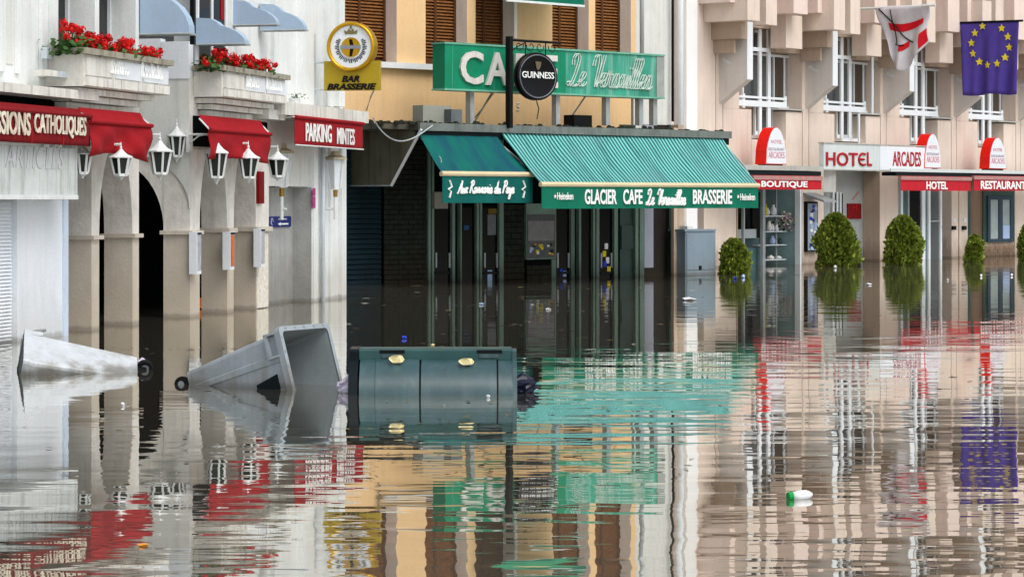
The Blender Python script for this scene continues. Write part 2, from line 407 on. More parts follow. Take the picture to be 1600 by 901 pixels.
# ================================================================== SETTING
def water_mat():
    m = bpy.data.materials.new('flood water'); m.use_nodes = True; n = NT(m)
    out = n.n['Material Output']; n.n.remove(n.n['Principled BSDF'])
    geo = n.new('ShaderNodeNewGeometry'); pos = geo.outputs['Position']
    a = n.math('SUBTRACT', n.noise(n.scaled(pos, (.45, 1.0, 1)), .9, 2, .45), .5)
    b = n.math('SUBTRACT', n.noise(n.scaled(pos, (.7, 2.2, 1)), 1.7, 2, .4), .5)
    c = n.math('SUBTRACT', n.noise(n.scaled(pos, (.12, .3, 1)), .6, 2, .5), .5)
    patch = n.maprange(n.noise(n.scaled(pos, (.10, .07, 1)), 1.0, 3, .5), .36, .62, .4, 1.2)
    h = n.math('ADD', n.math('MULTIPLY', a, .0085), n.math('MULTIPLY', b, .0026))
    h = n.math('MULTIPLY', h, patch)
    h = n.math('ADD', h, n.math('MULTIPLY', c, .006))
    bp = n.new('ShaderNodeBump'); bp.inputs['Strength'].default_value = 1; bp.inputs['Distance'].default_value = 1
    n.lk(h, bp.inputs['Height'])
    fr = n.new('ShaderNodeFresnel'); fr.inputs['IOR'].default_value = 1.45; n.lk(bp.outputs[0], fr.inputs['Normal'])
    fac = n.maprange(fr.outputs[0], 0, .58, .08, .92)
    gl = n.new('ShaderNodeBsdfGlossy'); gl.inputs['Roughness'].default_value = .012; gl.inputs['Color'].default_value = (.93, .92, .885, 1)
    n.lk(bp.outputs[0], gl.inputs['Normal'])
    df = n.new('ShaderNodeBsdfDiffuse'); df.inputs['Color'].default_value = (.135, .128, .104, 1)
    mx = n.new('ShaderNodeMixShader'); n.lk(fac, mx.inputs[0]); n.lk(df.outputs[0], mx.inputs[1]); n.lk(gl.outputs[0], mx.inputs[2])
    n.lk(mx.outputs[0], out.inputs[0]); return m
g = G(); g.add([(-400, -60, 0), (400, -60, 0), (400, 700, 0), (-400, 700, 0)], [(0, 1, 2, 3)])
tag(g.obj('flood_water', water_mat()), 'still brown flood water mirroring the shop fronts', 'water', kind='structure')
g = G(); g.add([(-1500, -1500, -1.0), (1500, -1500, -1.0), (1500, 1500, -1.0), (-1500, 1500, -1.0)], [(0, 1, 2, 3)])
tag(g.obj('ground', mat('street asphalt', (70, 68, 64), .9)), 'street surface drowned below the flood', 'ground', kind='structure')
BOT = -.9      # feet of the buildings, on the drowned street

# ================================================================== LEFT: first arcade house
u143 = A.u(143); u217 = A.u(217); uL = A.u(-260)
house1 = thing('arcade_house', A(u143, 0, BOT), 'white house over two arcade piers, red awnings and geranium balcony, at left edge', 'house')
z_led0, z_led1 = A.z(80, 139), A.z(80, 124)
TOP = 13.0
# upper front wall: left solid part then piers between windows
g = G(); g.fb(A, uL, A.u(84), -.5, 0, z_led0, TOP); g.fb(A, A.u(84), u217, -.5, 0, A.z(150, -60), TOP)
g.fb(A, A.u(84), u217, -.5, -.42, z_led1 - .1, A.z(150, -60))
g.obj('wall', white_wall, house1)
for x0, x1 in ((148, 155), (212, 217)): pbox(A, x0, x1, -60, 78, -.4, .012).obj('window_pier', white_wall, house1)
for (x0, x1) in ((84, 148), (155, 212)):
    u0, u1 = A.u(x0), A.u(x1); za, zb = A.z(150, 78), A.z(150, -60)
    w = G(); t = .05
    for a, b, c, d in ((u0, u0 + t, za, zb), (u1 - t, u1, za, zb), (u0 + t, u1 - t, za, za + t), (u0 + t, u1 - t, zb - t, zb), ((u0 + u1) / 2 - .03, (u0 + u1) / 2 + .03, za + t, zb - t)):
        w.fb(A, a, b, -.41, -.34, c, d)
    fr = w.obj('window', win_white, house1)
    G().fb(A, u0 + .01, u1 - .01, -.405, -.385, za + .01, zb - .01).obj('pane', night_glass, fr)
# vertical mouldings on the white upper wall
for x0, x1, o in ((-60, -48, .05), (-8, 3, .05), (22, 28, .04), (60, 68, .05), (76, 84, .06)):
    u0, u1 = A.u(x0), A.u(x1); G().fb(A, u0, u1, .003, o, z_led1 + .02, 7.2).obj('moulding', white_wall, house1)
G().fb(A, A.u(4), A.u(20), .003, .012, A.z(12, 100), 7).obj('inset_panel', light_grey_wall, house1)
# ledge
pbox(A, -260, 155, 122, 137.5, -.5, .42).obj('ledge', fascia_m, house1)
# arcade below
z_cap = A.z(180, 367)
def pier(house, x0, x1, dep=.4, top=None, capy=(358, 365), m=pier_m):
    u0, u1 = A.u(x0), A.u(x1); xm = (x0 + x1) / 2
    zc0, zc1 = A.z(xm, capy[1]), A.z(xm, capy[0])
    p = G().fb(A, u0, u1, -dep, 0, BOT, zc0).obj('pier', m, house)
    G().fb(A, u0 - .045, u1 + .045, -dep - .04, .05, zc0, zc1).obj('capital', pier_m, p)
    return u0, u1, zc1
p1 = pier(house1, 143, 155, capy=(368, 374)); p2 = pier(house1, 207, 217, capy=(365, 371))
fnA = lambda a, t, z: A(a, t, z)
zt = z_led0 - .003
arch(fnA, p1[1], p2[0], p1[2], A.z(181, 222), zt, -.4, 0).obj('arch', arch_m, house1)
for p in (p1, p2): G().fb(A, p[0], p[1], -.4, 0, p[2], zt).obj('pier_head', arch_m, house1)
g = G(); g.fb(A, A.u(60), p1[0] - .0, -.38, -.02, A.z(110, 225), zt); g.obj('lintel', arch_m, house1)
# dark passage behind
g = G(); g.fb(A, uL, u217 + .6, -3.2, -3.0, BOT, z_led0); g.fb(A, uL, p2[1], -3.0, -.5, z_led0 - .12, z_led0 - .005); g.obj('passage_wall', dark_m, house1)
# side and rear walls
G().fb(A, u217 - .3, u217, -6, -.5, z_led0, TOP).obj('side_wall', white_wall, house1)
G().fb(A, uL, u217, -6.2, -6, BOT, TOP).obj('rear_wall', grey_wall, house1)
# white shop front closing the first bay
pbox(A, 27, 101, 300, 0, -.1, .10).obj('x', white_shop, house1) if False else None
u0, u1 = A.u(27, .1), A.u(100, .1)
g = G(); g.fb(A, u0, A.u(56, .1), -.1, .10, BOT, A.z(60, 312)); g.fb(A, A.u(56, .1), u1, -.1, .085, BOT, A.z(60, 312)); g.obj('shop_wall', white_shop, house1)
pbox(A, 100.6, 107, 312, 640, -.1, .115).obj('corner_post', mat('pale blue post', (200, 214, 232), .5, .05), house1)
sh = G().fb(A, A.u(-120, .04), u0, -.06, .02, BOT, A.z(10, 300)).obj('roller_shutter', white_shop, house1)
za, zb = A.z(10, 560), A.z(10, 311); ns = 44; us0 = A.u(-60, .05)
me0 = None
for i in range(ns):
    z0 = za + (zb - za) * i / ns; z1 = z0 + (zb - za) / ns
    q = G(); q.add([A(us0, .022, z0), A(u0 - .02, .022, z0), A(u0 - .02, .022, z1 - .006), A(us0, .022, z1 - .006), A(us0, .045, z0 + .004), A(u0 - .02, .045, z0 + .004), A(u0 - .02, .027, z1 - .008), A(us0, .027, z1 - .008)],
      [(4, 5, 6, 7), (0, 1, 5, 4), (1, 2, 6, 5), (2, 3, 7, 6), (3, 0, 4, 7)])
    q.obj('slat', white_shop, sh)
# blank sign box above the shutter
sb = thing('shop_sign', A(A.u(60, .3), .2, A.z(60, 310)), 'blank pale sign box with ghost lettering under the dark red lettered awning', 'sign')
pbox(A, -200, 121, 224, 305, .1, .42).obj('sign_box', mat('weathered sign sheet', (202, 208, 207), .5, .12, 3, .8, grime=(112, 122, 114)), sb)
pbox(A, -200, 122.5, 304, 311.5, .1, .45).obj('bottom_trim', white_metal, sb)
ghost = mat('ghost lettering', (196, 200, 202), .6, .15, 9)
lettering('ARTICLES', A.PT(8, 262, .424), A.d, UP, A.u(100, .42) - A.u(8, .42), .26, ghost, sb, 0, .2, .003)

def planter(house, xl, xr, o, y0, y1, xm):
    """stone balcony planter: front face from xl to xr (photograph pixels) standing o in front of the wall"""
    u0, u1 = A.u(xl, o), A.u(xr, o); zt = A.z(xm, y0, o); zb = A.z(xm, y1, o)
    pl = G().fb(A, u0, u1, 0.003, o, zb, zt).obj('balcony_planter', stone_m, house)
    G().fb(A, u0 - .07, u1 + .07, 0.003, o + .07, zt, zt + .075).obj('coping', coping_m, pl)
    hz = zt - zb
    w = (u1 - u0)
    for k in range(3): G().fb(A, u0 + .06 + w * k / 3, u0 + w * (k + 1) / 3 - .03, o - .02, o + .022, zb + hz * .36, zt - .03).obj('panel', white_shop if k else stone_m, pl)
    for k in range(5): G().fb(A, u0 + .02 + w * k / 5, u0 + w * (k + 1) / 5 - .015, o - .02, o + .035, zb + .01, zb + hz * .31).obj('base_block', stone_m, pl)
    for k in range(3):
        d = .13 * (k + 1)
        G().fb(A, u0 + d * .6, u1 - d * 1.6, 0.003, o - d * .8, zb - .085 * (k + 1), zb - .085 * k - .012).obj('moulding', stone_m, pl)
    return u0, u1, zt + .075, o, zb, pl
pl1 = planter(house1, 130, 262, .5, 94, 142, 196)
def scribble(pl, n, fa, fb, seed):
    """worn white brush lettering, no longer readable"""
    r = random.Random(seed); u0, u1, zt, o, zb, root = pl; w = u1 - u0
    for a, b in ((fa, fa + .2), (fb, fb + .27)):
        g = G()
        for k in range(n):
            x = u0 + w * (a + (b - a) * k / n); hgt = r.uniform(.08, .2) * (1.5 if k == 0 else 1)
            zc = zb + (zt - zb) * .42
            g.tube([A(x, o + .03, zc), A(x + .03, o + .03, zc + hgt), A(x + .06, o + .03, zc + hgt * .6), A(x + .055, o + .03, zc), A(x + .1, o + .03, zc + .04)], .012, 4)
        tag(g.obj('worn_lettering', white_text, root), kind='stuff')
scribble(pl1, 7, .28, .64, 3)

# geraniums
def geranium(loc, wid, hei, seed, label):
    r = random.Random(seed); t = thing('geranium', loc, label, 'plant', 'red geraniums in the balcony planters')
    fo = G(); fl = G(); st = G()
    for i in range(260):
        a = r.gauss(0, wid * .42); b = r.gauss(0, .10); z = abs(r.gauss(0, hei * .33)) - .06
        c = Vector(loc) + A.d * a + A.n * b + UP * z; s = r.uniform(.03, .06)
        e1 = Vector((r.uniform(-1, 1), r.uniform(-1, 1), r.uniform(-.3, .6))).normalized(); e2 = e1.cross(Vector((r.uniform(-1, 1), r.uniform(-1, .2), 1))).normalized()
        fo.add([c - e1 * s, c - e2 * s * .8, c + e1 * s, c + e2 * s * .9], [(0, 1, 2, 3)])
    for i in range(17):
        a = r.gauss(0, wid * .5); b = r.uniform(-.05, .17); z = hei * r.uniform(.12, 1.0)
        c = Vector(loc) + A.d * a + A.n * b + UP * z
        st.tube([Vector(loc) + A.d * a * .5, c], .006, 4)
        for k in range(34):
            d = Vector((r.gauss(0, 1), r.gauss(0, 1), r.gauss(0, .7))).normalized() * r.uniform(.02, .065); s = r.uniform(.014, .026)
            e1 = d.normalized().cross(Vector((.3, .5, .8))).normalized(); e2 = d.normalized().cross(e1)
            q = c + d; fl.add([q - e1 * s, q - e2 * s, q + e1 * s, q + e2 * s], [(0, 1, 2, 3)])
    fo.obj('foliage', leaf_green, t); st.obj('stem', leaf_green, t); fl.obj('blossom', petal_red, t)
gl = ['geranium at the near left end of the left planter', 'tall red geranium second along the left planter', 'geranium in the middle of the left planter', 'dense red geranium past the middle of the left planter', 'sparse geranium at the far right end of the left planter']
for i in range(5):
    f = (.02, .2, .42, .62, .84)[i]
    geranium(A(pl1[0] + (pl1[1] - pl1[0]) * f, .30, pl1[2] - .02), .34, (.30, .24, .24, .22, .15)[i], 20 + i, gl[i])

# ------------------------------------------------------------------ second arcade house
u3 = A.u(297); uR = A.u(537); uRend = uR
house2 = thing('arcade_house', A(u3, 0, BOT), 'white house with narrow arches, blue canopies and a second geranium balcony beside the cafe', 'house')
pA = pier(house2, 297, 312, capy=(360, 366)); pB = pier(house2, 355, 365, capy=(356, 363)); pC = pier(house2, 400, 420, capy=(354, 361))
zl2 = A.z(450, 187)     # underside of the first floor
zt2 = zl2
arch(fnA, pA[1], pB[0], pA[2], A.z(334, 222), zt2, -.4, 0).obj('arch', arch_m, house2)
arch(fnA, pB[1], pC[0], pB[2], A.z(382, 222), zt2, -.4, 0).obj('arch', arch_m, house2)
for p in (pA, pB, pC): G().fb(A, p[0], p[1], -.4, 0, p[2], zt2).obj('pier_head', arch_m, house2)
pbox(A, 402, 419, 365, 480, 0, .012).obj('poster_strip', poster_m, house2)
# end wall facing the camera, with its own arch
fnS = lambda a, t, z: A(u3 + t, a, z)
zw = A.z(297, 268)
arch(fnS, -1.9, -.4, pA[2], A.z(230, 250), A.z(240, 118), .012, .3, n=24).obj('side_arch', arch_m, house2)
g = G(); g.fb(A, u3 + .012, u3 + .3, -.4, -.001, pA[2], A.z(297, 118)); g.fb(A, u3 + .012, u3 + .3, -5, -1.9, BOT, A.z(297, 118)); g.obj('side_wall', arch_m, house2)
# proud spandrel above the arch ring
pts = []
for i in range(13):
    k = i / 12 * math.pi / 2; pts.append((0.0 - 1.15 * (1 - math.cos(k)), A.z(297, 325) + (A.z(240, 232) - A.z(297, 325)) * math.sin(k)))
poly = [A(u3 - .035, o, z) for o, z in pts] + [A(u3 - .035, -2.2, A.z(240, 232)), A(u3 - .035, -2.2, A.z(297, 121)), A(u3 - .035, 0, A.z(297, 121))]
G().prism(poly, A.d * .047).obj('spandrel', light_grey_wall, house2)
g = G()
for y0, y1, o0, o1 in ((57, 121, -2.4, -.42), (62, 121, -.42, .0)):
    u0 = u3 - .05
    g.fb(A, u0, u0 + .2, o0, o1 - .006, A.z(280, y1), A.z(280, y0))
g.obj('parapet', white_shop, house2)
# first floor wall: set behind terrace on the left, flush on the right
zpar = A.z(420, 165)
g = G(); g.fb(A, A.u(318), uR, -.45, -.02, zl2, TOP); g.fb(A, u3 + .02, A.u(318), -.45, -.02, A.z(305, -80), TOP); g.fb(A, u3 + .15, A.u(318), -.45, -.02, zl2, A.z(305, 108)); g.obj('wall', white_wall, house2)
g = G(); g.fb(A, uR - .3, uR, -6, -.45, BOT, TOP); g.fb(A, u3 + .2, uR, -6.2, -6, BOT, TOP); g.fb(A, u3, u3 + .2, -6, -2.4, A.z(240, 118), TOP); g.obj('rear_wall', grey_wall, house2)
g = G(); g.fb(A, u3 + .3, A.u(420), -3.2, -3.0, BOT, zl2); g.fb(A, u3 + .3, uR, -3.0, -.45, zl2 - .12, zl2 - .005); g.fb(A, A.u(420) + .3, A.u(420) + .4, -2.99, -.52, BOT, zl2 - .13); g.fb(A, pC[1] + .0, pC[1] + .1, -2.99, -.42, BOT, zl2 - .13); g.obj('passage_wall', dark_m, house2)  # near-black end partitions added so the gaps under the arches go dark
pl2 = planter(house2, 346, 445, .42, 118, 157, 396)
scribble(pl2, 6, .34, .66, 8)
gl = ['geranium at the near left end of the right planter', 'bushy red geranium second along the right planter', 'geranium in the middle of the right planter', 'trailing geranium at the far right end of the right planter']
for i in range(4):
    f = (.02, .22, .46, .74)[i]
    geranium(A(pl2[0] + (pl2[1] - pl2[0]) * f, .24, pl2[2] - .02), .36, (.26, .25, .24, .2)[i], 40 + i, gl[i])
# dark balcony door and curtains behind the blue canopies
u0, u1 = A.u(306), A.u(352)
w = G(); za, zb = A.z(330, 104), A.z(330, -70)
for a, b in ((u0, u0 + .06), (u1 - .06, u1), ((u0 + u1) / 2 - .03, (u0 + u1) / 2 + .03)): w.fb(A, a, b, -.02, .03, za, zb)
fr = w.obj('window', win_white, house2)
G().fb(A, u0 + .06, u1 - .06, -.018, .01, za, zb).obj('pane', night_glass, fr)
G().fb(A, u1 - .25, u1 - .1, .012, .02, A.z(330, 28), zb).obj('curtain', red_cloth, fr)
# pilasters on the white upper wall
for x0, x1, o in ((356, 362, .06), (424, 436, .05), (438, 446, .03), (466, 474, .08), (476, 486, .05), (506, 516, .06), (522, 531, .09)):
    G().fb(A, A.u(x0), A.u(x1), -.019, o, A.z(x0, 166), 7.5).obj('pilaster', white_wall, house2)
# first floor ledge to the right of the planter
pbox(A, 446, 576, 167, 186, -.45, .42).obj('ledge', fascia_m, house2)
pbox(A, 420, 446, 172, 187, -.45, .3).obj('ledge', fascia_m, house2)
# recess, grey wall, white corner pier
uc = A.u(487); uw = A.u(537)
g = G(); g.fb(A, pC[1] - .02, uc, -.5, -.33, BOT, A.z(450, 292)); g.obj('recess_wall', grey_wall, house2)
g = G(); g.fb(A, uc, uw, -.45, 0, BOT, zl2 - .002); g.obj('corner_pier', white_wall, house2)
G().fb(A, uc - .004, uc, -.325, -.004, BOT, A.z(487, 293)).obj('pier_side', grey_wall, house2)
g = G(); g.fb(A, pC[1] + .002, uc - .002, -.4, -.06, A.z(450, 291), zl2 - .004); g.obj('lintel', light_grey_wall, house2)
for x0, x1, o in ((488, 494, .03), (500, 502, .05), (513, 519, .04), (529, 536, .06)): G().fb(A, A.u(x0), A.u(x1), .002, o, BOT, zl2 - .01).obj('pilaster', white_wall, house2)
G().tube([A.PT(505, 186, .08), A.PT(505, 560, .08)], .03, 8).obj('downpipe', pipe_m, house2, True)
# fittings on the ledge of the left house
for x0, x1, y0, y1, m, nm, lb in ((75, 92, 110, 125, fascia_m, 'vent_box', 'small cream box standing on the ledge beneath the left planter'), (90, 109, 112, 126, pipe_m, 'vent_box', 'small blue grey box standing on the ledge beneath the left planter')):
    a0, a1, z0, z1 = A.R(x0, x1, y0, y1, .3); tag(G().fb(A, a0, a1, .12, .3, z_led1 + .003, z1).obj(nm, m), lb, 'box')
pbox(A, 73, 80, 74, 92, .065, .14).obj('meter_box', pipe_m, house1)
# things glimpsed in the passage
for x0, x1, y0, y1, m, lb in ((299, 316, 466, 482, mat('orange crate plastic', (206, 112, 40), .6), 'orange crate glimpsed between two arcade piers'), (299, 314, 512, 560, mat('green crate plastic', (30, 120, 84), .6), 'green box glimpsed low between two arcade piers')):
    a0, a1, z0, z1 = A.R(x0, x1, y0, y1, -.8); tag(G().fb(A, a0, a1, -1.1, -.8, z0, z1).obj('crate', m), lb, 'crate')
# small ragged plant growing on the right-hand ledge
t = thing('ledge_plant', A.PT(464, 167, .3), 'small ragged green plant in a white pot on the right ledge', 'plant')
pc = A(A.u(460, .3), .3, A.z(464, 166, .3) + .03); r = random.Random(9); q = G()
G().lathe(pc, [(.07, -.03), (.10, .08), (.09, .085)], 10).obj('pot', white_metal, t)
for i in range(50):
    c = pc + A.d * r.gauss(.15, .16) + A.n * r.gauss(0, .05) + UP * (.10 + r.uniform(0, .09)); e1 = Vector((r.gauss(0, 1), r.gauss(0, 1), r.gauss(0, .5))).normalized(); e2 = e1.cross(UP).normalized(); k = r.uniform(.02, .045)
    q.add([c - e1 * k, c - e2 * k * .5, c + e1 * k, c + e2 * k * .5], [(0, 1, 2, 3)])
q.obj('foliage', leaf_green, t)
# small direction sign in the recess
ds = thing('direction_sign', A(A.u(438, -.3), -.3, A.z(438, 354)), 'small dark blue sign with a white arrow on the grey recess wall', 'sign')
pbox(A, 420.5, 455, 338, 354.5, -.33, -.30).obj('panel', blue_sign, ds)
a0 = A.PT(434, 350, -.298); L = (A.PT(450, 350, -.298) - a0).length
G().prism([a0 + A.d * 0, a0 + A.d * L * .25 + UP * .028, a0 + A.d * L * .25 + UP * .012, a0 + A.d * L + UP * .012, a0 + A.d * L - UP * .012, a0 + A.d * L * .25 - UP * .012, a0 + A.d * L * .25 - UP * .028], A.n * .006).obj('arrow', white_text, ds)
G().tube([A.PT(425, 346, -.296) + (A.d * math.cos(k * .7) + UP * math.sin(k * .7)) * .05 for k in range(8)], .007, 4).obj('symbol', white_text, ds)
lettering('PARKING', A.PT(435, 343.5, -.299), A.d, UP, L * .8, .024, white_text, ds, 0, 0, .004)

# pink-marked graffiti streaks on the corner pier are paint on its surface
for y0, y1 in ((294, 306), (307, 325)):
    pbox(A, 488.5, 493, y0, y1, .03, .034).obj('paint_mark', mat('magenta paint', (176, 60, 130), .7, .3, 40), house2)
pbox(A, 405, 413, 268, 318, 0, .05).obj('red_notice', dred_cloth, house2)

# menu boxes on the piers
for i, (x0, x1, y0, y1, s, lb) in enumerate(((312, 316, 362, 428, 'pale', 'pale menu box on the arcade pier below the hanging lantern, nearest of three'), (364, 368, 362, 421, 'orange', 'menu box with orange card on the middle arcade pier'), (409, 413, 357, 417, 'pale', 'pale menu box on the postered pier beside the grey recess'))):
    o = .13; u0 = A.u((307.5, 359.5, 407.5)[i], o); bw_ = .19
    t = thing('menu_box', A(u0, 0, A.z(x0, y1, o)), lb, 'display case', 'menu boxes on the arcade piers')
    za, zb = A.z(x0, y1, o), A.z(x0, y0, o)
    G().fb(A, u0, u0 + bw_, .014, o, za, zb).obj('case', sign_white, t)
    G().fb(A, u0 + .025, u0 + bw_ - .02, o - .01, o + .006, za + .05, zb - .05).obj('card', mat('orange card', (196, 110, 70), .6, .3, 9) if s == 'orange' else mat('grey card', (170, 174, 180), .5, .3, 9), t)
    G().fb(A, u0 + .02, u0 + bw_ - .02, o - .02, o + .012, zb - .04, zb - .01).obj('clip', black_metal, t)

# blue canopies above the balconies: profile out from the wall, extruded along it
def dome_awning(xw, xf, ytop, ybot, length, label):
    u0 = A.u(xw); zb, z1 = A.z(xw, ybot), A.z(xw, ytop)
    # projection that makes the outer tip land on xf
    o = .1
    for _ in range(260):
        if 800 + F * A(u0, o, 0).x / A(u0, o, 0).y > xf: break
        o += .01
    prof = [(0.0, zb), (o, zb), (o * .99, zb + (z1 - zb) * .16), (o * .93, zb + (z1 - zb) * .32), (o * .80, zb + (z1 - zb) * .50), (o * .62, zb + (z1 - zb) * .64), (o * .5, zb + (z1 - zb) * .70), (o * .42, zb + (z1 - zb) * .84), (o * .3, z1 - (z1 - zb) * .04), (0.0, z1)]
    t = thing('canopy', A(u0, .01, zb), label, 'awning', 'blue canopies over the balconies')
    g = G(); n = len(prof)
    pa = [A(u0, .012 + a, z) for a, z in prof]; pb = [A(u0 + length, .012 + a, z) for a, z in prof]
    g.add(pa + pb, [tuple(range(n)), tuple(range(2 * n - 1, n - 1, -1))] + [(i, n + i, n + i + 1, i + 1) for i in range(1, n - 1)])
    g.obj('canvas', blue_awn, t)
    f = G(); f.tube([A(u0 - .01, .012, zb), A(u0 - .01, o + .02, zb), A(u0 + length + .01, o + .02, zb), A(u0 + length + .01, .012, zb)], .016, 6); f.obj('frame', grey_metal, t)
dome_awning(217, 294, -30, 54, .22, 'large blue grey canopy over the gap, leftmost of the four')
dome_awning(304, 381, 28, 70, .2, 'blue grey canopy just above the right planter geraniums')
dome_awning(358, 430, 0, 40, .16, 'higher blue grey canopy third from the left')
dome_awning(405, 474, 6, 48, .16, 'blue grey canopy farthest right, against the white wall')
G().fb(A, A.u(303, .3), A.u(306, .3), .24, .3, A.z(305, 70, .3), A.z(305, -60, .3)).obj('balcony_post', black_metal, house2)

# ------------------------------------------------------------------ red awnings of the arcade
def drop_awning(name, x0, x1, y_top, y_rail, y_bot, o, m, label, top_o=.05, sag=0.):
    """short sloping top then a hanging valance whose front lies at offset o"""
    u0, u1 = A.u(x0, o), A.u(x1, o); xm = (x0 + x1) / 2
    zt, zr, zb = A.z(xm, y_top, o), A.z(xm, y_rail, o), A.z(xm, y_bot, o)
    t = thing(name, A((u0 + u1) / 2, o, zb), label, 'awning', 'red awnings on the arcade')
    top_o = max(top_o, o - .15)
    G().grid(lambda a, b: A(u0 + (u1 - u0) * a, top_o + (o - top_o) * b, zt + (zr - zt) * b - .03 * math.sin(b * math.pi)), 10, 4, thick=(0, 0, -.012)).obj('top_cloth', m, t)
    G().tube([A(u0 - .01, o + .01, zr), A(u1 + .01, o + .01, zr)], .028, 8).obj('front_rail', m, t)
    r = random.Random(int(x0)); ph = r.uniform(0, 6)
    G().grid(lambda a, b: A(u0 + (u1 - u0) * a, o + (sag * .5 * math.sin(a * 9 + ph + b * 4) + sag * .35 * math.sin(a * 17 - b * 6 + ph) + .004 * math.sin(a * 40)) * b ** .7, zr - .02 + (zb - zr + .02) * b + sag * .6 * (math.sin(a * math.pi * 1.3) - .4) * b), 30, 6, thick=A.n * -.012).obj('valance', m, t, True)
    for a in (u0, u1): G().tube([A(a, top_o, zt - .05), A(a, o, zr)], .014, 6).obj('arm', white_metal, t)
    return t, u0, u1, zr, zb
pbox(A, -200, 141, 138.5, 190, .003, .03).obj('shade_panel', dark_m, house1)  # flat near-black panel paints the shadow below the ledge
pbox(A, 303, 418, 186, 232, .003, .02).obj('shade_panel', dark_m, house2)  # flat near-black panel paints the dark gap behind the awning
t, u0, u1, zr, zb = drop_awning('awning', -150, 141, 157, 170, 221, .55, dred_cloth, 'dark red awning lettered in cream above the white shutter')
zc0, zc1 = A.z(70, 214, .55), A.z(70, 178, .55)
lettering('MISSIONS', A(A.u(-26, .55), .565, zc0), A.d, UP, A.u(45, .55) - A.u(-26, .55), zc1 - zc0, cream_text, t, .022, 0)
lettering('CATHOLIQUES', A(A.u(51, .55), .565, zc0), A.d, UP, A.u(132, .55) - A.u(51, .55), zc1 - zc0, cream_text, t, .022, 0)
for x in (48, 97): G().fb(A, A.u(x, .55), A.u(x + 1.2, .55), .55, .562, zb, zr).obj('seam', red_cloth, t)
drop_awning('awning', 140, 236, 172, 193, 244, .55, red_cloth, 'plain red awning with rumpled cloth between lanterns on the left house', sag=.09)
drop_awning('awning', 327, 422, 184, 206, 250, .45, red_cloth, 'plain red awning under the right balcony planter', sag=.05)
t, u0, u1, zr, zb = drop_awning('awning_sign', 461, 567, 184, 188, 230, .45, red_cloth, 'red lettered awning sign under the ledge next to the corner pier', top_o=.2)
G().tube([A(u0, .46, zb), A(u1, .46, zb)], .012, 6).obj('bottom_rail', white_metal, t)
zc0, zc1 = A.z(510, 223, .45), A.z(510, 195, .45)
lettering('PARKING', A(A.u(476, .45), .465, zc0), A.d, UP, A.u(516, .45) - A.u(476, .45), zc1 - zc0, white_text, t, .015)
lettering('MINTES', A(A.u(525, .45), .465, zc0 - .01), A.d, UP, A.u(552, .45) - A.u(525, .45), zc1 - zc0 - .02, white_text, t, .015)

# ------------------------------------------------------------------ lanterns
def lantern(xc, ytop, ybot, wpx, o, label, opal=False, arm=True):
    """wall lantern hanging from an arm; the arm reaches the pier behind"""
    u = A.u(xc, o); c = A(u, o, 0); s = c.y / F
    zt, zb = A.z(xc, ytop, o), A.z(xc, ybot, o); hh = zt - zb; R_ = wpx / 2 * s * 1.17
    t = thing('lantern', (c.x, c.y, zb), label, 'lantern', 'lanterns along the arcade')
    zr = zt - hh * (.42 if not opal else .2); zg = zb + hh * .14
    cc = (c.x, c.y, 0)
    rot = .25 + .37 * math.sin(xc)
    if not opal:
        G().lathe(cc, [(R_ * .98, zr), (R_ * .98, zr + hh * .025), (R_ * .58, zr + hh * .085), (R_ * .3, zr + hh * .16), (R_ * .14, zr + hh * .22), (R_ * .07, zr + hh * .25), (R_ * .12, zr + hh * .28), (R_ * .05, zr + hh * .31), (R_ * .03, zt)], 8, rot).obj('roof', white_metal, t)
    else:
        G().lathe(cc, [(R_ * 1.15, zr), (R_ * 1.1, zr + hh * .05), (R_ * .5, zr + hh * .1), (R_ * .42, zr + hh * .19), (R_ * .2, zt)], 6, rot).obj('roof', mat('tarnished roof', (188, 178, 152), .5, .2), t)
    rg, rb = R_ * .82, R_ * .52
    G().lathe(cc, [(rb * .93, zg), (rg * .93, zr - .003)], 6, rot).obj('glass', opal_glass if opal else lamp_glass, t)
    f = G()
    for k in range(6):
        a = rot + k * math.pi / 3; f.tube([(c.x + rb * math.cos(a), c.y + rb * math.sin(a), zg), (c.x + rg * math.cos(a), c.y + rg * math.sin(a), zr)], .016, 5)
    f.lathe(cc, [(rb * 1.06, zg - .02), (rb * 1.06, zg + .012)], 6, rot)
    if not opal: f.lathe(cc, [(rb * .8, zg - .02), (rb * .3, zg - hh * .09), (.012, zb)][::-1], 6, rot)
    f.obj('frame', white_metal, t)
    if opal:
        G().lathe(cc, [(.035, zb - .05), (.04, zg - .03)], 8).obj('collar', brass, t)
        G().lathe(cc, [(.03, zb - .42), (.03, zb - .052)], 8).obj('stem', white_metal, t)
        zarm = zb - .25
        G().tube([(c.x, c.y, zarm), A(u, .0, zarm)], .022, 6).obj('arm', white_metal, t)
    elif arm:
        za = zr + hh * .36
        b = G(); w = A(u, 0, za)
        b.tube([(c.x, c.y, za), w], .018, 6); b.tube([w + A.n * .02 - UP * .22, w + A.n * .05 - UP * .1, w + A.n * .16 - UP * .02, w + A.n * .28], .012, 6)
        b.fb(A, u - .03, u + .03, -.02, .025, za - .25, za + .06); b.obj('bracket', white_metal, t)
lantern(129, 214, 279, 27, .40, 'white framed lantern half hidden at the edge of the blank sign box')
lantern(189, 222, 281, 34, .62, 'white framed lantern with its roof tucked behind the rumpled red awning')
lantern(250, 206, 281, 36, .52, 'white framed lantern hanging in front of the gap between the houses')
lantern(276, 185, 253, 27, -.15, 'white lantern mounted against the side wall behind the front row', arm=False)
lantern(338, 205, 288, 34, .42, 'white framed lantern on a curved bracket left of the second red awning')
lantern(388, 220, 286, 33, .52, 'white framed lantern hanging under the second red awning')
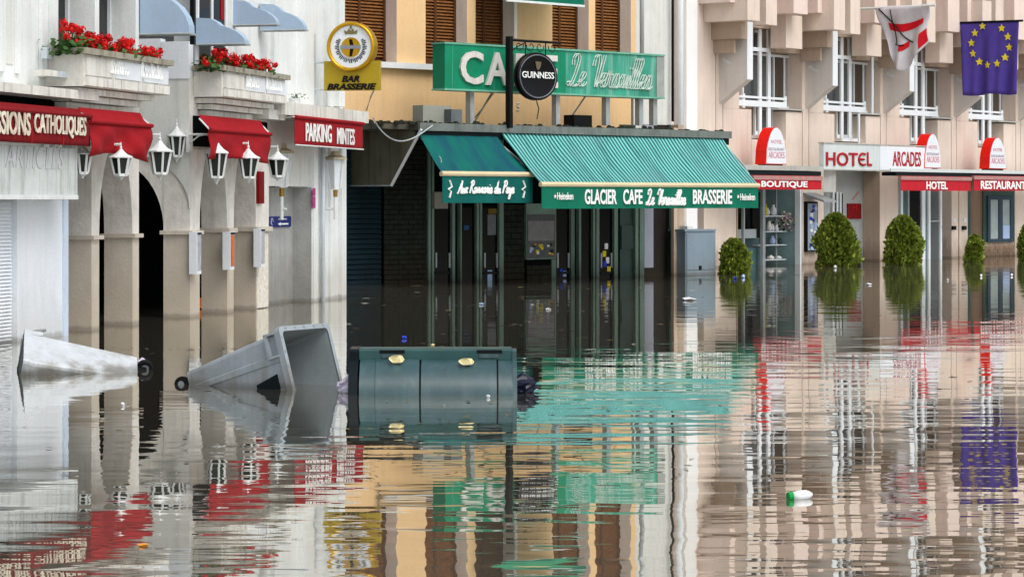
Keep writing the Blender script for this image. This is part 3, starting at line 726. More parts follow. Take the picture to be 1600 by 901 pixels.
lantern(434, 226, 283, 33, .42, 'dark glass lantern next to the tarnished pale lantern')
lantern(440, 224, 302, 31, -.08, 'pale glass lantern with tarnished roof on a brass collar, left of two', opal=True)
lantern(524, 236, 303, 30, .22, 'pale glass lantern below the lettered red awning sign, on corner pier', opal=True)

# bar sign on the white corner
bs = thing('bar_sign', A(A.u(487), .02, A.z(487, 142)), 'mustard bar sign with a round gold-rimmed emblem, hung out from white wall', 'sign')
us = A.u(488)
def oat(px, u):
    o = 0.
    for _ in range(400):
        p = A(u, o, 0)
        if 800 + F * p.x / p.y >= px: return o
        o += .005
    return o
o0, o1 = oat(506, us), oat(593, us)
zb_, zt_ = A.z(487, 142), A.z(487, 96)
# the sign hangs square to the wall, so its face runs outward along A.n
G().prism([A(us, o0, zb_), A(us, o1, zb_), A(us, o1, zt_), A(us, o0, zt_)], A.d * .1).obj('plate', gold_sign, bs)
g = G()
for z in (zb_ + .02, zt_ - .02): g.tube([A(us + .05, -.02, z), A(us + .05, o0, z)], .016, 6)
g.fb(A, us - .0, us + .1, -.02, .03, zb_ - .3, zt_ + .45); g.obj('bracket', pipe_m, bs)
for px in (506, 592): pass
oc = (oat(512, us) + oat(587, us)) / 2; rr = (oat(587, us) - oat(512, us)) / 2
zc = A.z(487, 74)
def disc(fr, c, ux, uy, r, th, n=40, r2=None):
    pts = [c + ux * (r * math.cos(2 * math.pi * k / n)) + uy * ((r2 or r) * math.sin(2 * math.pi * k / n)) for k in range(n)]
    return fr.prism(pts, ux.cross(uy) * th)
cc = A(us - .03, oc, zc); nn = A.n.cross(UP)     # nn points to the camera side (-d)
ring = G(); n = 40
prof = [(rr * .84, 0), (rr * .86, .05), (rr * .93, .075), (rr, .04), (rr, -.16)]
vs = []; fs = []
for (r, h_) in prof:
    vs += [cc + A.n * (r * math.cos(2 * math.pi * k / n)) + UP * (r * math.sin(2 * math.pi * k / n)) + nn * h_ for k in range(n)]
for i in range(len(prof) - 1):
    for k in range(n): fs.append((i * n + k, (i + 1) * n + k, (i + 1) * n + (k + 1) % n, i * n + (k + 1) % n))
ring.add(vs, fs).obj('rim', gold_m, bs, True)
disc(G(), cc - nn * .1, A.n, UP, rr * .9, .12).obj('face', sign_white, bs)
em = cc - UP * rr * .03 + nn * .022
disc(G(), em, A.n, UP, rr * .40, .012).obj('emblem', gold_m, bs)
g = G(); g.prism([em + nn * .012 + A.n * a * rr + UP * b * rr for a, b in ((-.42, -.06), (.42, -.06), (.42, .08), (-.42, .08))], nn * .01); g.obj('ribbon', mat('grey ribbon', (130, 134, 140), .5), bs)
g = G(); g.prism([em + nn * .013 + A.n * a * rr + UP * b * rr for a, b in ((-.05, -.36), (.06, -.36), (.14, .02), (.06, .32), (-.06, .32), (-.02, 0))], nn * .006); g.obj('emblem_mark', black_metal, bs)
cr = cc + UP * rr * .5 + nn * .022
g = G(); g.prism([cr + A.n * a * rr + UP * b * rr for a, b in ((-.24, 0), (.24, 0), (.28, .16), (.15, .1), (.08, .22), (0, .12), (-.08, .22), (-.15, .1), (-.28, .16))], nn * .012)
g.prism([cr + A.n * a * rr + UP * b * rr for a, b in ((-.03, .2), (.03, .2), (.03, .33), (-.03, .33))], nn * .012); g.obj('crown', mat('crown bronze', (120, 112, 70), .5, .2), bs)
ringtxt = G()
for k in range(34):
    a = math.radians(150 + k * 240 / 33)
    if 1: 
        r0, r1 = rr * .49, rr * (.66 if k % 3 else .6); w_ = .045
        ringtxt.prism([cc + nn * .021 + A.n * (r * math.cos(a + w)) + UP * (r * math.sin(a + w)) for r, w in ((r0, -w_), (r1, -w_), (r1, w_ * .4), (r0, w_ * .6))], nn * .006)
ringtxt.obj('ring_lettering', black_text, bs)
lettering('BAR', A(us - .002, oat(534, us), A.z(487, 129)), A.n, UP, oat(562, us) - oat(534, us), A.z(487, 119) - A.z(487, 129), black_text, bs, .04, .25)
lettering('BRASSERIE', A(us - .002, oat(511, us), A.z(487, 141)), A.n, UP, oat(588, us) - oat(511, us), A.z(487, 131) - A.z(487, 141), black_text, bs, .04, .25)

# ================================================================== CAFE
CO = 2.0                                   # the canopy's front edge stands this far from the wall
ub0, ub1 = B.u(520), B.u(1058)
cafe = thing('cafe_building', B(B.u(800), 0, BOT), 'peach rendered cafe building with brown slatted shutters above a green awning', 'building')
z_can_t, z_can_b = B.z(1000, 203, CO), B.z(1000, 212, CO)
zsill = B.z(650, 104)
ue = B.u(986)
# upper wall with window openings
wins = [(537, 620), (665, 730), (743, 803), (863, 920), (930, 986)]
ztop = B.z(800, -120); zw1 = B.z(800, -95)
g = G(); xs = 520.
for a, b in wins:
    if a > xs: g.fb(B, B.u(xs), B.u(a), -.45, 0, zsill, zw1)
    xs = b
g.fb(B, B.u(986), B.u(993), -.45, 0, zsill - .01, 13); g.fb(B, B.u(520), ue, -.45, 0, zw1, 13)
g.fb(B, B.u(520), ue, -.45, -.004, z_can_b, zsill); g.obj('wall', peach, cafe)
pbox(B, 990, 1053, -900, 430, -.9, -.35).obj('side_bay', light_grey_wall, cafe)
g = G(); g.fb(B, B.u(520), B.u(535), -8, -.45, BOT, 13); g.fb(B, B.u(1040), B.u(1050), -8, -.95, BOT, 13); g.fb(B, B.u(520), B.u(1050), -8.2, -8, BOT, 13); g.fb(B, B.u(520), B.u(1050), -8, -.45, 12.8, 12.99); g.obj('rear_wall', grey_wall, cafe)
pbox(B, 594, 742, 100, 109, .003, .14).obj('sill_band', white_wall, cafe)
# shutters
slat_me = {}
for i, (a, b) in enumerate(wins):
    xr = 800 + F * (lambda p: p.x / p.y)(B(B.u(b), -.36, 0))
    u0, u1 = B.u(a) + .002, B.u(b) - .002; z0, z1 = zsill + .003, zw1 - .003
    r0 = thing('x', (0, 0, 0), None, None) if False else None
    fr = G(); um = (u0 + u1) / 2
    for p, q in ((u0, u0 + .06), (um - .03, um + .03), (u1 - .06, u1)): fr.fb(B, p, q, -.40, -.33, z0, z1)
    fr.fb(B, u0, u1, -.40, -.325, z0, z0 + .12 if i != 1 else z0 + .2); fr.fb(B, u0, u1, -.44, -.405, z0, z1)
    sh = fr.obj('shutter', shutter_frame, cafe)
    pbox  # reveal on the right-hand jamb is grey paint
    G().fb(B, u1 + .0, u1 + .0025, -.449, -.002, z0, z1).obj('reveal', reveal_m, cafe)
    zz = z0 + .2; n = 0
    while zz < z1 - .1:
        for p, q in ((u0 + .062, um - .032), (um + .032, u1 - .062)):
            key = (i, p < um)
            if key not in slat_me:
                s = G().add([B(p, -.395, 0), B(q, -.395, 0), B(q, -.34, -.03), B(p, -.34, -.03), B(p, -.395, .014), B(q, -.395, .014), B(q, -.34, -.016), B(p, -.34, -.016)], [(3, 2, 1, 0), (4, 5, 6, 7), (0, 1, 5, 4), (1, 2, 6, 5), (2, 3, 7, 6), (3, 0, 4, 7)])
                o0 = origin(sh); 
                s.v = [v + UP * zz for v in s.v]
                ob = s.obj('slat', slat_m, sh); slat_me[key] = (ob, zz)
            else:
                src, zs = slat_me[key]; ob = src.copy(); COL.objects.link(ob); ob.parent = sh; ob.location = (0, 0, zz - zs)
        zz += .066; n += 1
pbox(B, 803.5, 808, -100, 60, .003, .03).obj('painted_band', reveal_m, cafe)
# downpipes on the right
G().tube([B.PT(1003, 112, .1), B.PT(1003, -200, .1)], .05, 8).obj('downpipe', pipe_m, cafe, True)
G().tube([B.PT(1051, 190, -.25), B.PT(1051, -200, -.25)], .03, 8).obj('cable_duct', black_metal, cafe, True)
# upper floor awning whose valance edge shows at the top of the frame
t = thing('awning', B(B.u(860, .9), .9, B.z(860, 8, .9)), 'green awning edge of the upper floor, cut by the top of the frame', 'awning')
u0, u1 = B.u(792, .95), B.u(913, .95); za, zb = B.z(850, 5, .95), B.z(850, -22, .95)
G().grid(lambda a, b: B(u0 + (u1 - u0) * a, .95 - .9 * b, zb + .75 * b), 6, 3, thick=(0, 0, -.015)).obj('top_cloth', sign_green, t)
G().fb(B, u0, u1, .93, .945, za + .02, zb).obj('valance', valance_green, t); G().fb(B, u0 - .01, u1 + .01, .92, .955, za - .025, za + .02).obj('trim', white_metal, t)
# ground floor wall behind the canopy
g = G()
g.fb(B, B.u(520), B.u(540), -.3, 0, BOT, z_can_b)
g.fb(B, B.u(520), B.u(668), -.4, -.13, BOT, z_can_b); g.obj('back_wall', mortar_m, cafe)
# slatted shutter
sh = pbox(B, 540, 597, 200, 640, -.12, -.05).obj('slatted_shutter', mortar_m, cafe)
u0, u1 = B.u(541, 0), B.u(596.5, 0); z0, z1 = BOT + .6, B.z(570, 215)
ns = 32
for i in range(ns):
    a = z0 + (z1 - z0) * i / ns; hgt = (z1 - z0) / ns
    G().add([B(u0, -.048, a), B(u1, -.048, a), B(u1, -.048, a + hgt - .012), B(u0, -.048, a + hgt - .012), B(u0, -.005, a + .004), B(u1, -.005, a + .004), B(u1, -.035, a + hgt - .014), B(u0, -.035, a + hgt - .014)],
      [(4, 5, 6, 7), (0, 1, 5, 4), (1, 2, 6, 5), (2, 3, 7, 6), (3, 0, 4, 7)]).obj('slat', dark_shutter, sh)
# brick pier
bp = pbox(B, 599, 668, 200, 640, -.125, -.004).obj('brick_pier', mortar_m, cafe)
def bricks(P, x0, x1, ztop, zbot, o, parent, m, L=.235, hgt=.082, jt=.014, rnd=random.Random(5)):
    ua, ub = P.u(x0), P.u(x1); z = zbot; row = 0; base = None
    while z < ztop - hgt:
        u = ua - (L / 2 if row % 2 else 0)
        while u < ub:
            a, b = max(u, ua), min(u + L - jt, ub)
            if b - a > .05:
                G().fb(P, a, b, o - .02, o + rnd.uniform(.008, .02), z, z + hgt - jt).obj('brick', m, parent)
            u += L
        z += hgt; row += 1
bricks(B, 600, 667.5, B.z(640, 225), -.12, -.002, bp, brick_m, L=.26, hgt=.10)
# doors and glazing
z_door = z_can_b - .02
def post(x0, x1, m=green_metal, o=.06, y0=200, y1=640, name='door_post'):
    return pbox(B, x0, x1, y0, y1, -.04, o).obj(name, m, cafe)
for x0, x1 in ((669.5, 673), (675, 678.5)): post(x0, x1)
for x0, x1 in ((707, 711), (719.5, 721.5), (745, 748.5), (750, 753.5), (780.5, 787), (893, 894.8), (896, 897.6), (905, 908), (927, 930), (932, 936.5), (960, 965.5)): post(x0, x1)
post(993, 997.5, green_metal, .1); post(1000, 1006.5, green_metal, .1)
for x0, x1 in ((678.5, 707), (721.5, 745), (753.5, 780.5), (868, 893), (908, 927), (936.5, 960)):
    pbox(B, x0, x1, 195, 640, -.03, -.01).obj('glass_door', night_glass, cafe)
pbox(B, 710, 721, 195, 640, -.1, -.034).obj('door_jamb', bin_dark, cafe); pbox(B, 897, 906, 195, 640, -.1, -.034).obj('door_jamb', bin_dark, cafe)
# push bars, notices and curtains seen on the doors
for i, (x0, x1) in enumerate(((680, 705), (756, 779), (870, 891), (938, 958))):
    pbox(B, x0, x1, 424, 428, -.008, .03).obj('push_bar', black_metal, cafe)
    for x in (x0 + 1, x1 - 3): pbox(B, x, x + 2, 395, 418, -.008, .02).obj('door_pull', grey_metal, cafe)
pbox(B, 762, 775, 335, 367, -.008, .003).obj('notice', mat('grey notice', (112, 116, 122), .7, .2, 8), cafe)
pbox(B, 763, 776, 326, 334, -.008, .003).obj('notice', mat('mustard notice', (120, 100, 30), .7, .2, 8), cafe)
pbox(B, 725, 733, 352, 359, -.008, .003).obj('sticker', mat('blue sticker', (40, 80, 120), .6), cafe)
pbox(B, 762, 769, 422, 460, -.008, .01).obj('notice', pale_blue, cafe)
for x, y, m in ((942, 392, star_y), (947, 402, plastic_w), (943, 408, blue_m), (949, 416, star_y), (945, 380, plastic_w), (875, 420, blue_m), (880, 423, pale_blue)):
    pbox(B, x, x + 5, y, y + 9, -.008, .006).obj('sticker', m, cafe)
pbox(B, 679, 700, 300, 326, .0, .12).obj('meter_box', mat('pale round box', (150, 148, 138), .7, .1), cafe)
# dark brick between doors, poster window, brick apron
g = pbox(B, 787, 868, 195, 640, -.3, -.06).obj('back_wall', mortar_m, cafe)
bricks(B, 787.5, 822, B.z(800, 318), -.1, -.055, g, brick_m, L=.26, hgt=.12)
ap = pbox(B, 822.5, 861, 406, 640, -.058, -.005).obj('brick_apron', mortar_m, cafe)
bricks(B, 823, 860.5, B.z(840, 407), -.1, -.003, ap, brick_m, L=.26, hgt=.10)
pw = pbox(B, 822.5, 869, 318, 405, -.055, .02).obj('poster_window', green_metal, cafe)
pbox(B, 824, 867.5, 335, 403, .021, .03).obj('pane', mat('poster behind glass', (92, 96, 98), .15, .25, 6), pw)
r = random.Random(4)
pbox(B, 825.5, 866, 345, 376, .031, .034).obj('poster', mat('pale poster', (128, 128, 130), .3, .2, 5), pw)
for i in range(16):
    x = 826 + r.random() * 38; y = 378 + r.random() * 20
    pbox(B, x, x + r.uniform(2, 5), y, y + r.uniform(2, 6), .031, .035 + .001 * i).obj('flyer', random.choice([star_y, pale_blue, orange_m, plastic_w, bag_dark, leaf_green]), pw)
post(862, 869, green_metal, .018, 405.5, 640)
# green grey door, white panel, dark passage
gp = pbox(B, 969, 993, 195, 640, -.05, .02).obj('side_door', green_panel, cafe)
pbox(B, 971.5, 992, 352, 389, .021, .06).obj('letter_panel', green_panel, gp)
pbox(B, 1007, 1021, 195, 418, -.04, .05).obj('white_panel', mat('lilac white panel', (168, 172, 188), .5, .06), cafe)
pbox(B, 1007, 1050, 195, 640, -.34, -.28).obj('passage_wall', mat('passage wall', (48, 43, 38), .9, .2, stain=(.1, .6, (50, 44, 36), .6)), cafe)
pbox(B, 1046, 1048.5, 195, 640, -.27, -.2).obj('door_post', green_panel, cafe)
post(1053, 1059, mat('cream post', (206, 186, 164), .7, .06, stain=(.1, .6, (120, 100, 80), .6)), .04)
pbox(B, 1059.5, 1068, 195, 640, -.3, -.05).obj('corner_wall', tan, cafe)
# ---- canopy slab
u0c, u1c = B.u(656, CO), B.u(1141, CO)
can = G().fb(B, u0c, u1c, .004, CO - .03, z_can_b, z_can_t - .01).obj('canopy', concrete_dark, cafe)
G().fb(B, u0c - .02, u1c + .02, CO - .03, CO + .03, z_can_b - .01, z_can_t + .02).obj('flashing', canopy_edge, can)
G().fb(B, u0c, u1c, CO - .12, CO - .035, z_can_b - .15, z_can_b - .004).obj('awning_box', bin_dark, can)
# left hand roof strip joining the canopy to the arcade house
G().fb(B, B.u(560, CO * .5), u0c - .022, .004, CO - .3, z_can_b + .02, z_can_t).obj('roof_strip', concrete_dark, cafe)
# grimy side curtain at the canopy's left end
zc_t = z_can_b - .01; sc = u0c + .02; o_a = CO + .02
def o_for(px, u):
    o = CO
    for _ in range(900):
        p = B(u, o, 0)
        if 800 + F * p.x / p.y <= px: return o
        o -= .01
    return o
oL = o_for(541, sc); oM = o_for(613, sc)
zbL = H - (290 - HZ) * B(sc, oM, 0).y / F
cu = thing('side_curtain', B(sc, (o_a + oL) / 2, zbL), 'grimy dark side curtain with a pale slanted edge left of the green awnings', 'curtain')
poly = [B(sc, oL, zbL - .0), B(sc, oM, zbL), B(sc, o_a, zc_t), B(sc, oL, zc_t)]
G().prism(poly, B.d * .03).obj('sheet', panel_dark, cu)
G().tube([B(sc - .02, oM, zbL), B(sc - .02, o_a + .02, zc_t + .02)], .03, 6).obj('edge_tube', white_metal, cu)
G().tube([B(sc - .02, oL, zbL), B(sc - .02, oM, zbL)], .014, 6).obj('bottom_rail', grey_metal, cu)
# loose white cable swagging across
pa, pb_ = B.PT(583, 184, CO + .05), B.PT(676, 196, CO + .08)
cab = G(); cab.tube([pa + (pb_ - pa) * (k / 14) - UP * (.38 * math.sin(math.pi * (k / 14) ** .8)) for k in range(15)], .014, 5)
tag(cab.obj('loose_cable', grey_metal), 'pale loose cable sagging over the grimy side curtain', 'cable')
# clutter on the canopy roof
r = random.Random(11)
def clutter(x0, x1, y0, y1, o, m, lab, name, cat):
    u0, u1, z0, z1 = B.R(x0, x1, y0, y1, o); t = G().fb(B, u0, u1, o - .3, o, z_can_t - .008, z1).obj(name, m); tag(t, lab, cat); return t
cl = clutter(661, 704, 165, 181, 1.5, mat('grey cast lid', (150, 152, 142), .6, .1), 'long grey floodlight housing lying on the canopy roof left of the green sign', 'floodlight_housing', 'lamp')
clutter(705, 722, 171, 184, 1.7, mat('grey steel box', (100, 108, 110), .5, .2), 'small grey junction box on the canopy roof below the letter C', 'junction_box', 'box')
clutter(897, 925, 180, 190, 1.4, black_metal, 'dark box lying on the canopy roof beneath the script lettering', 'roof_box', 'box')
mo = G()
for i in range(300):
    x = r.uniform(565, 1130); o = r.uniform(.9, 1.9); s = r.uniform(.02, .085)
    mo.lathe(B(B.u(x, o), o, z_can_t + .0), [(s, -.012), (s * r.uniform(.7, 1.1), s * .5), (s * .4, s * r.uniform(.6, 1.3))], r.choice((4, 5, 7)), r.uniform(0, 3))
tag(mo.obj('roof_debris', mat('moss and debris', (46, 46, 36), .95, .3, 12)), 'moss and loose debris along the canopy roof', 'debris', kind='stuff')
for pts in (((594, 112, .02), (590, 130, .02), (580, 150, .02), (573, 172, .02)), ((771, 146, 1.2), (755, 168, .6), (742, 184, .3)), ((838, 157, .9), (842, 170, .6), (839, 186, .4))):
    G().tube([B.PT(*p) for p in pts], .012, 5).obj('wall_cable', canopy_edge, cafe)
G().tube([B.PT(812, 161, .006), B.PT(808, 162, .006), B.PT(807.5, 166, .006), B.PT(811, 168, .006), B.PT(811, 172, .006), B.PT(807, 173, .006)], .014, 4).obj('painted_mark', chalk_letters, cafe)
# ---- big sign on the roof
SO = 1.55
zs_t, zs_b = B.z(865, 76.5, SO), B.z(865, 146, SO)
sg = thing('cafe_sign', B(B.u(865, SO), SO, z_can_t), 'long weathered green sign board raised on posts over the canopy', 'sign')
ua, um_, ub = B.u(695, SO), B.u(884, SO), B.u(1037, SO)
G().fb(B, ua, um_, SO - .35, SO, zs_b, zs_t).obj('sign_panel', sign_green, sg)
G().fb(B, um_ + .002, ub, SO - .35, SO - .01, zs_b, zs_t).obj('sign_panel', sign_green_dirty, sg)['label'] = 'chalky faded right half with script'
G().fb(B, ub - .22, ub + .02, SO - .34, SO + .004, zs_b, zs_t - .03).obj('end_panel', mat('grey end panel', (156, 160, 156), .6, .2, 3, .4), sg)
f = G()
for z in (zs_b, zs_t): f.fb(B, ua - .02, ub + .022, SO - .36, SO + .02, z - .025, z + .012)
f.obj('frame', mat('sign frame', (110, 176, 152), .5, .2), sg)
for x in (706, 771): G().fb(B, B.u(x, SO), B.u(x + 1, SO), SO, SO + .006, zs_b + .015, zs_t - .03).obj('sheet_seam', sign_green_dirty, sg)
for x in (738, 872, 950, 1002, 1024): pbox(B, x - 3, x + 3, 140, 196, SO - .25, SO - .12).obj('support_post', grey_metal, sg)
for x0, x1 in ((733, 734.5), ): pbox(B, x0, x1, 145, 196, SO - .5, SO - .4).obj('support_post', shutter_frame, sg)
for xa, xb in ((768, 742), (918, 888)): G().tube([B.PT(xa, 146, SO - .2), B.PT(xb, 190, SO - .4)], .018, 5).obj('brace', canopy_edge, sg)
zl0, zl1 = B.z(760, 134, SO), B.z(760, 77 + 12, SO)
wl = lambda a, b: B.u(b, SO) - B.u(a, SO)
zz0, zz1 = B.z(760, 133, SO), B.z(760, 76, SO)
zz0, zz1 = B.z(760, 133.5, SO), B.z(760, 79, SO)
for ch, a, b in (('C', 717, 753), ('A', 757, 793), ('F', 803, 829), ('E', 842, 869)):
    lettering(ch, B(B.u(a, SO), SO + .004, zs_b + .11), B.d, UP, wl(a, b), zs_t - zs_b - .25, sign_letters, sg, .022, 0, .05)
cursive('Le Versailles', B(B.u(887, SO), SO + .012, zs_b + .16), B.d, UP, wl(887, 1020), (zs_t - zs_b) * .74, .013, chalk_letters, sg, .35, double=.03)
# ---- round hanging sign on a black bracket
hs_ = thing('hanging_sign', B(B.u(799, CO), CO, z_can_t), 'round black hanging sign with white lettering on a black scrolled bracket', 'sign')
HO = CO + .12
up = B.u(799, HO)
zt_ = B.z(799, 57, HO); zb_ = B.z(799, 200, HO)
G().fb(B, up - .045, up + .045, HO - .12, HO, zb_, zt_).obj('post', black_metal, hs_)
uarm = B.u(878, HO); za = B.z(840, 65, HO)
G().tube([B(up, HO - .05, za), B(uarm, HO - .05, za)], .028, 6).obj('arm', black_metal, hs_)
sc_ = G()
for c0, s in ((814, 1), (832, -1), (846, 1), (866, -1)):
    c = B(B.u(c0, HO), HO - .05, za - .10)
    sc_.tube([c + (B.d * (s * math.cos(k * .5)) + UP * math.sin(k * .5)) * (.02 + .008 * k) for k in range(14)], .009, 4)
sc_.tube([B(up, HO - .05, za - .25), B(B.u(812, HO), HO - .05, za - .12), B(B.u(824, HO), HO - .05, za - .03)], .012, 4); sc_.obj('scrollwork', black_metal, hs_)
cd = B(B.u(839.5, HO), HO - .05, B.z(839.5, 119.5, HO))
rad_u = (B.u(871, HO) - B.u(808, HO)) / 2; rad_z = (B.z(839, 82, HO) - B.z(839, 157, HO)) / 2
rr = rad_z
ax_u = B.d * (rad_u / rr)
for sx in (-.5, .5): G().tube([cd + B.d * rad_u * sx + UP * rr * .8, Vector((0, 0, za)) + Vector(((cd + B.d * rad_u * sx).x, (cd + B.d * rad_u * sx).y, 0))], .012, 5).obj('hanger_rod', black_metal, hs_)
g = G(); n = 48; vs = []; fs = []
prof = [(.0, -.06), (.94, -.09), (1., -.05), (1., .05), (.95, .08), (.9, .062), (.86, .055), (.0, .06)]
for (q, h_) in prof: vs += [cd + ax_u * (q * rr * math.cos(2 * math.pi * k / n)) + UP * (q * rr * math.sin(2 * math.pi * k / n)) + B.n * h_ for k in range(n)]
for i in range(len(prof) - 1):
    for k in range(n): fs.append((i * n + k, i * n + (k + 1) % n, (i + 1) * n + (k + 1) % n, (i + 1) * n + k))
g.add(vs, fs).obj('disc', mat('gloss black', (6, 6, 9), .3, .05, spec=.2), hs_, True)
gr = G(); gr.tube([cd + ax_u * (.89 * rr * math.cos(a)) + UP * (.89 * rr * math.sin(a)) + B.n * .068 for a in [2 * math.pi * k / 48 for k in range(49)]], .012, 5, cap=False)
gr.obj('inner_ring', mat('grey ring', (120, 124, 132), .4), hs_)
lettering('GUINNESS', cd - B.d * rad_u * .78 + B.n * .064 - UP * rr * .08, B.d, UP, rad_u * 1.58, rr * .27, white_text, hs_, .012, 0, .01)
hp = cd + UP * rr * .5 + B.n * .064
G().prism([hp + ax_u * (a * rr) + UP * (b * rr) for a, b in ((-.13, .12), (.16, .1), (.13, -.08), (.03, -.24), (-.06, -.2), (-.1, -.05))], B.n * .01).obj('emblem', mat('dull gold emblem', (104, 94, 74), .5, .2), hs_)
# ---- awnings
def big_awning(x0a, x1a, ya, x0v, x1v, yv, yb, oa, ov, m_top, m_val, label, rail, sag):
    ua0, ua1 = B.u(x0a, oa), B.u(x1a, oa); uv0, uv1 = B.u(x0v, ov), B.u(x1v, ov)
    xm = (x0v + x1v) / 2; za = B.z((x0a + x1a) / 2, ya, oa); zv, zb = B.z(xm, yv, ov), B.z(xm, yb, ov)
    t = thing('awning', B((uv0 + uv1) / 2, ov, zb), label, 'awning')
    wu = uv1 - uv0; L = math.hypot(ov - oa, za - zv)
    def fn(a, b):
        u = ua0 + (ua1 - ua0) * a; v = uv0 + wu * a
        rip = .012 * math.sin(a * wu * 9 + 3 * b) * math.sin(b * 3.14) + .03 * math.sin(a * 7 + b) * b + .022 * math.sin(a * 23 + 4 * b) * math.sin(b * 3.1)
        return B(u + (v - u) * b, oa + (ov - oa) * b, za + (zv - za) * b - sag * math.sin(b * math.pi) + rip)
    G().grid(fn, 90, 8, thick=(0, 0, -.012), uvs=lambda a, b: (a * wu, b * L)).obj('top_cloth', m_top, t)
    G().tube([B(uv0 - .03, ov, zv - .0), B(uv1 + .03, ov, zv)], .05, 8).obj('front_rail', rail, t)
    G().grid(lambda a, b: B(uv0 + wu * a, ov + .009 + (.009 * math.sin(a * wu * 7) + .004 * math.sin(a * wu * 17)) * b, zv - .04 + (zb - zv + .04) * b), 60, 3, thick=B.n * -.012).obj('valance', m_val, t)
    for a, c in ((ua0 + .05, uv0 + .05), (ua1 - .05, uv1 - .05)): G().tube([B(a, oa, za - .08), B((a + c) / 2 + .2, (oa + ov) / 2, (za + zv) / 2 - .1), B(c, ov - .03, zv - .02)], .022, 6).obj('folding_arm', grey_metal, t)
    return t, uv0, uv1, zv, zb
ov = CO + 1.15
t, u0, u1, zv, zb = big_awning(781, 1127, 209, 846, 1184, 289, 325.5, CO - .08, ov, stripe_teal, valance_green, 'long striped teal awning with white lettered green valance over the cafe doors', rail_cream, .05)
def vtext(s, xa, xb, y0, y1, bold=.0, m=white_text):
    xm = 1015; return lettering(s, B(B.u(xa, ov), ov + .022, B.z(xm, y1, ov)), B.d, UP, B.u(xb, ov) - B.u(xa, ov), B.z(xm, y0, ov) - B.z(xm, y1, ov), m, t, bold)
vtext('GLACIER', 912, 962, 296, 319, .025); vtext('CAFE', 972, 1002, 296, 319, .025); vtext('BRASSERIE', 1081, 1142, 296, 319, .025)
cursive('Le Versailles', B(B.u(1008, ov), ov + .026, B.z(1015, 320, ov)), B.d, UP, B.u(1071, ov) - B.u(1008, ov), B.z(1015, 296, ov) - B.z(1015, 320, ov), .022, white_text, t)
vtext('Heineken', 869, 894, 301, 312, .012); vtext('Heineken', 1155, 1178, 302, 313, .012)
for x in (866, 1152): G().prism([B(B.u(x, ov), ov + .02, B.z(1015, 307, ov)) + (B.d * math.sin(k * math.pi / 5) + UP * math.cos(k * math.pi / 5)) * (.045 if k % 2 == 0 else .018) for k in range(10)][::-1], B.n * .01).obj('star', white_text, t)
od = CO + .75
t, u0, u1, zv, zb = big_awning(655, 775, 210, 691, 832, 272, 317, CO - .06, od, teal_plain, valance_dark, 'shorter plain teal awning with script lettering, left of the striped one', rail_cream, .06)
xm = 765
cursive('Aux Rommonis du Pays', B(B.u(713, od), od + .024, B.z(xm, 302, od)), B.d, UP, B.u(803, od) - B.u(713, od), B.z(xm, 282, od) - B.z(xm, 302, od), .018, white_text, t)
for x in (701, 816):
    c = B(B.u(x, od), od + .024, B.z(xm, 296, od))
    G().tube([c + UP * .17, c + B.d * .06 + UP * .05, c - B.d * .03, c + B.d * .04 - UP * .04, c - UP * .16], .02, 5).obj('flourish', white_text, t)

# grey street cabinet beside the cafe
kb = thing('street_cabinet', B(B.u(1094), 0, BOT), 'tall blue grey utility cabinet standing in the water right of the cafe', 'cabinet')
g = pbox(B, 1071, 1118, 360, 700, -.15, .3).obj('body', cabinet_m, kb)
pbox(B, 1073.5, 1116, 365, 700, .301, .315).obj('door', cabinet_m, kb)
pbox(B, 1070, 1119, 358, 361, -.17, .33).obj('lid', cabinet_m, kb)
pbox(B, 1073.5, 1116, 421, 421.9, .3155, .3175).obj('door_seam', green_panel, kb)
pbox(B, 1093, 1096.5, 415, 421, .3155, .335).obj('lock', black_metal, kb)
pbox(B, 1074, 1083, 353, 358, .0, .2).obj('lamp_cap', white_metal, kb)

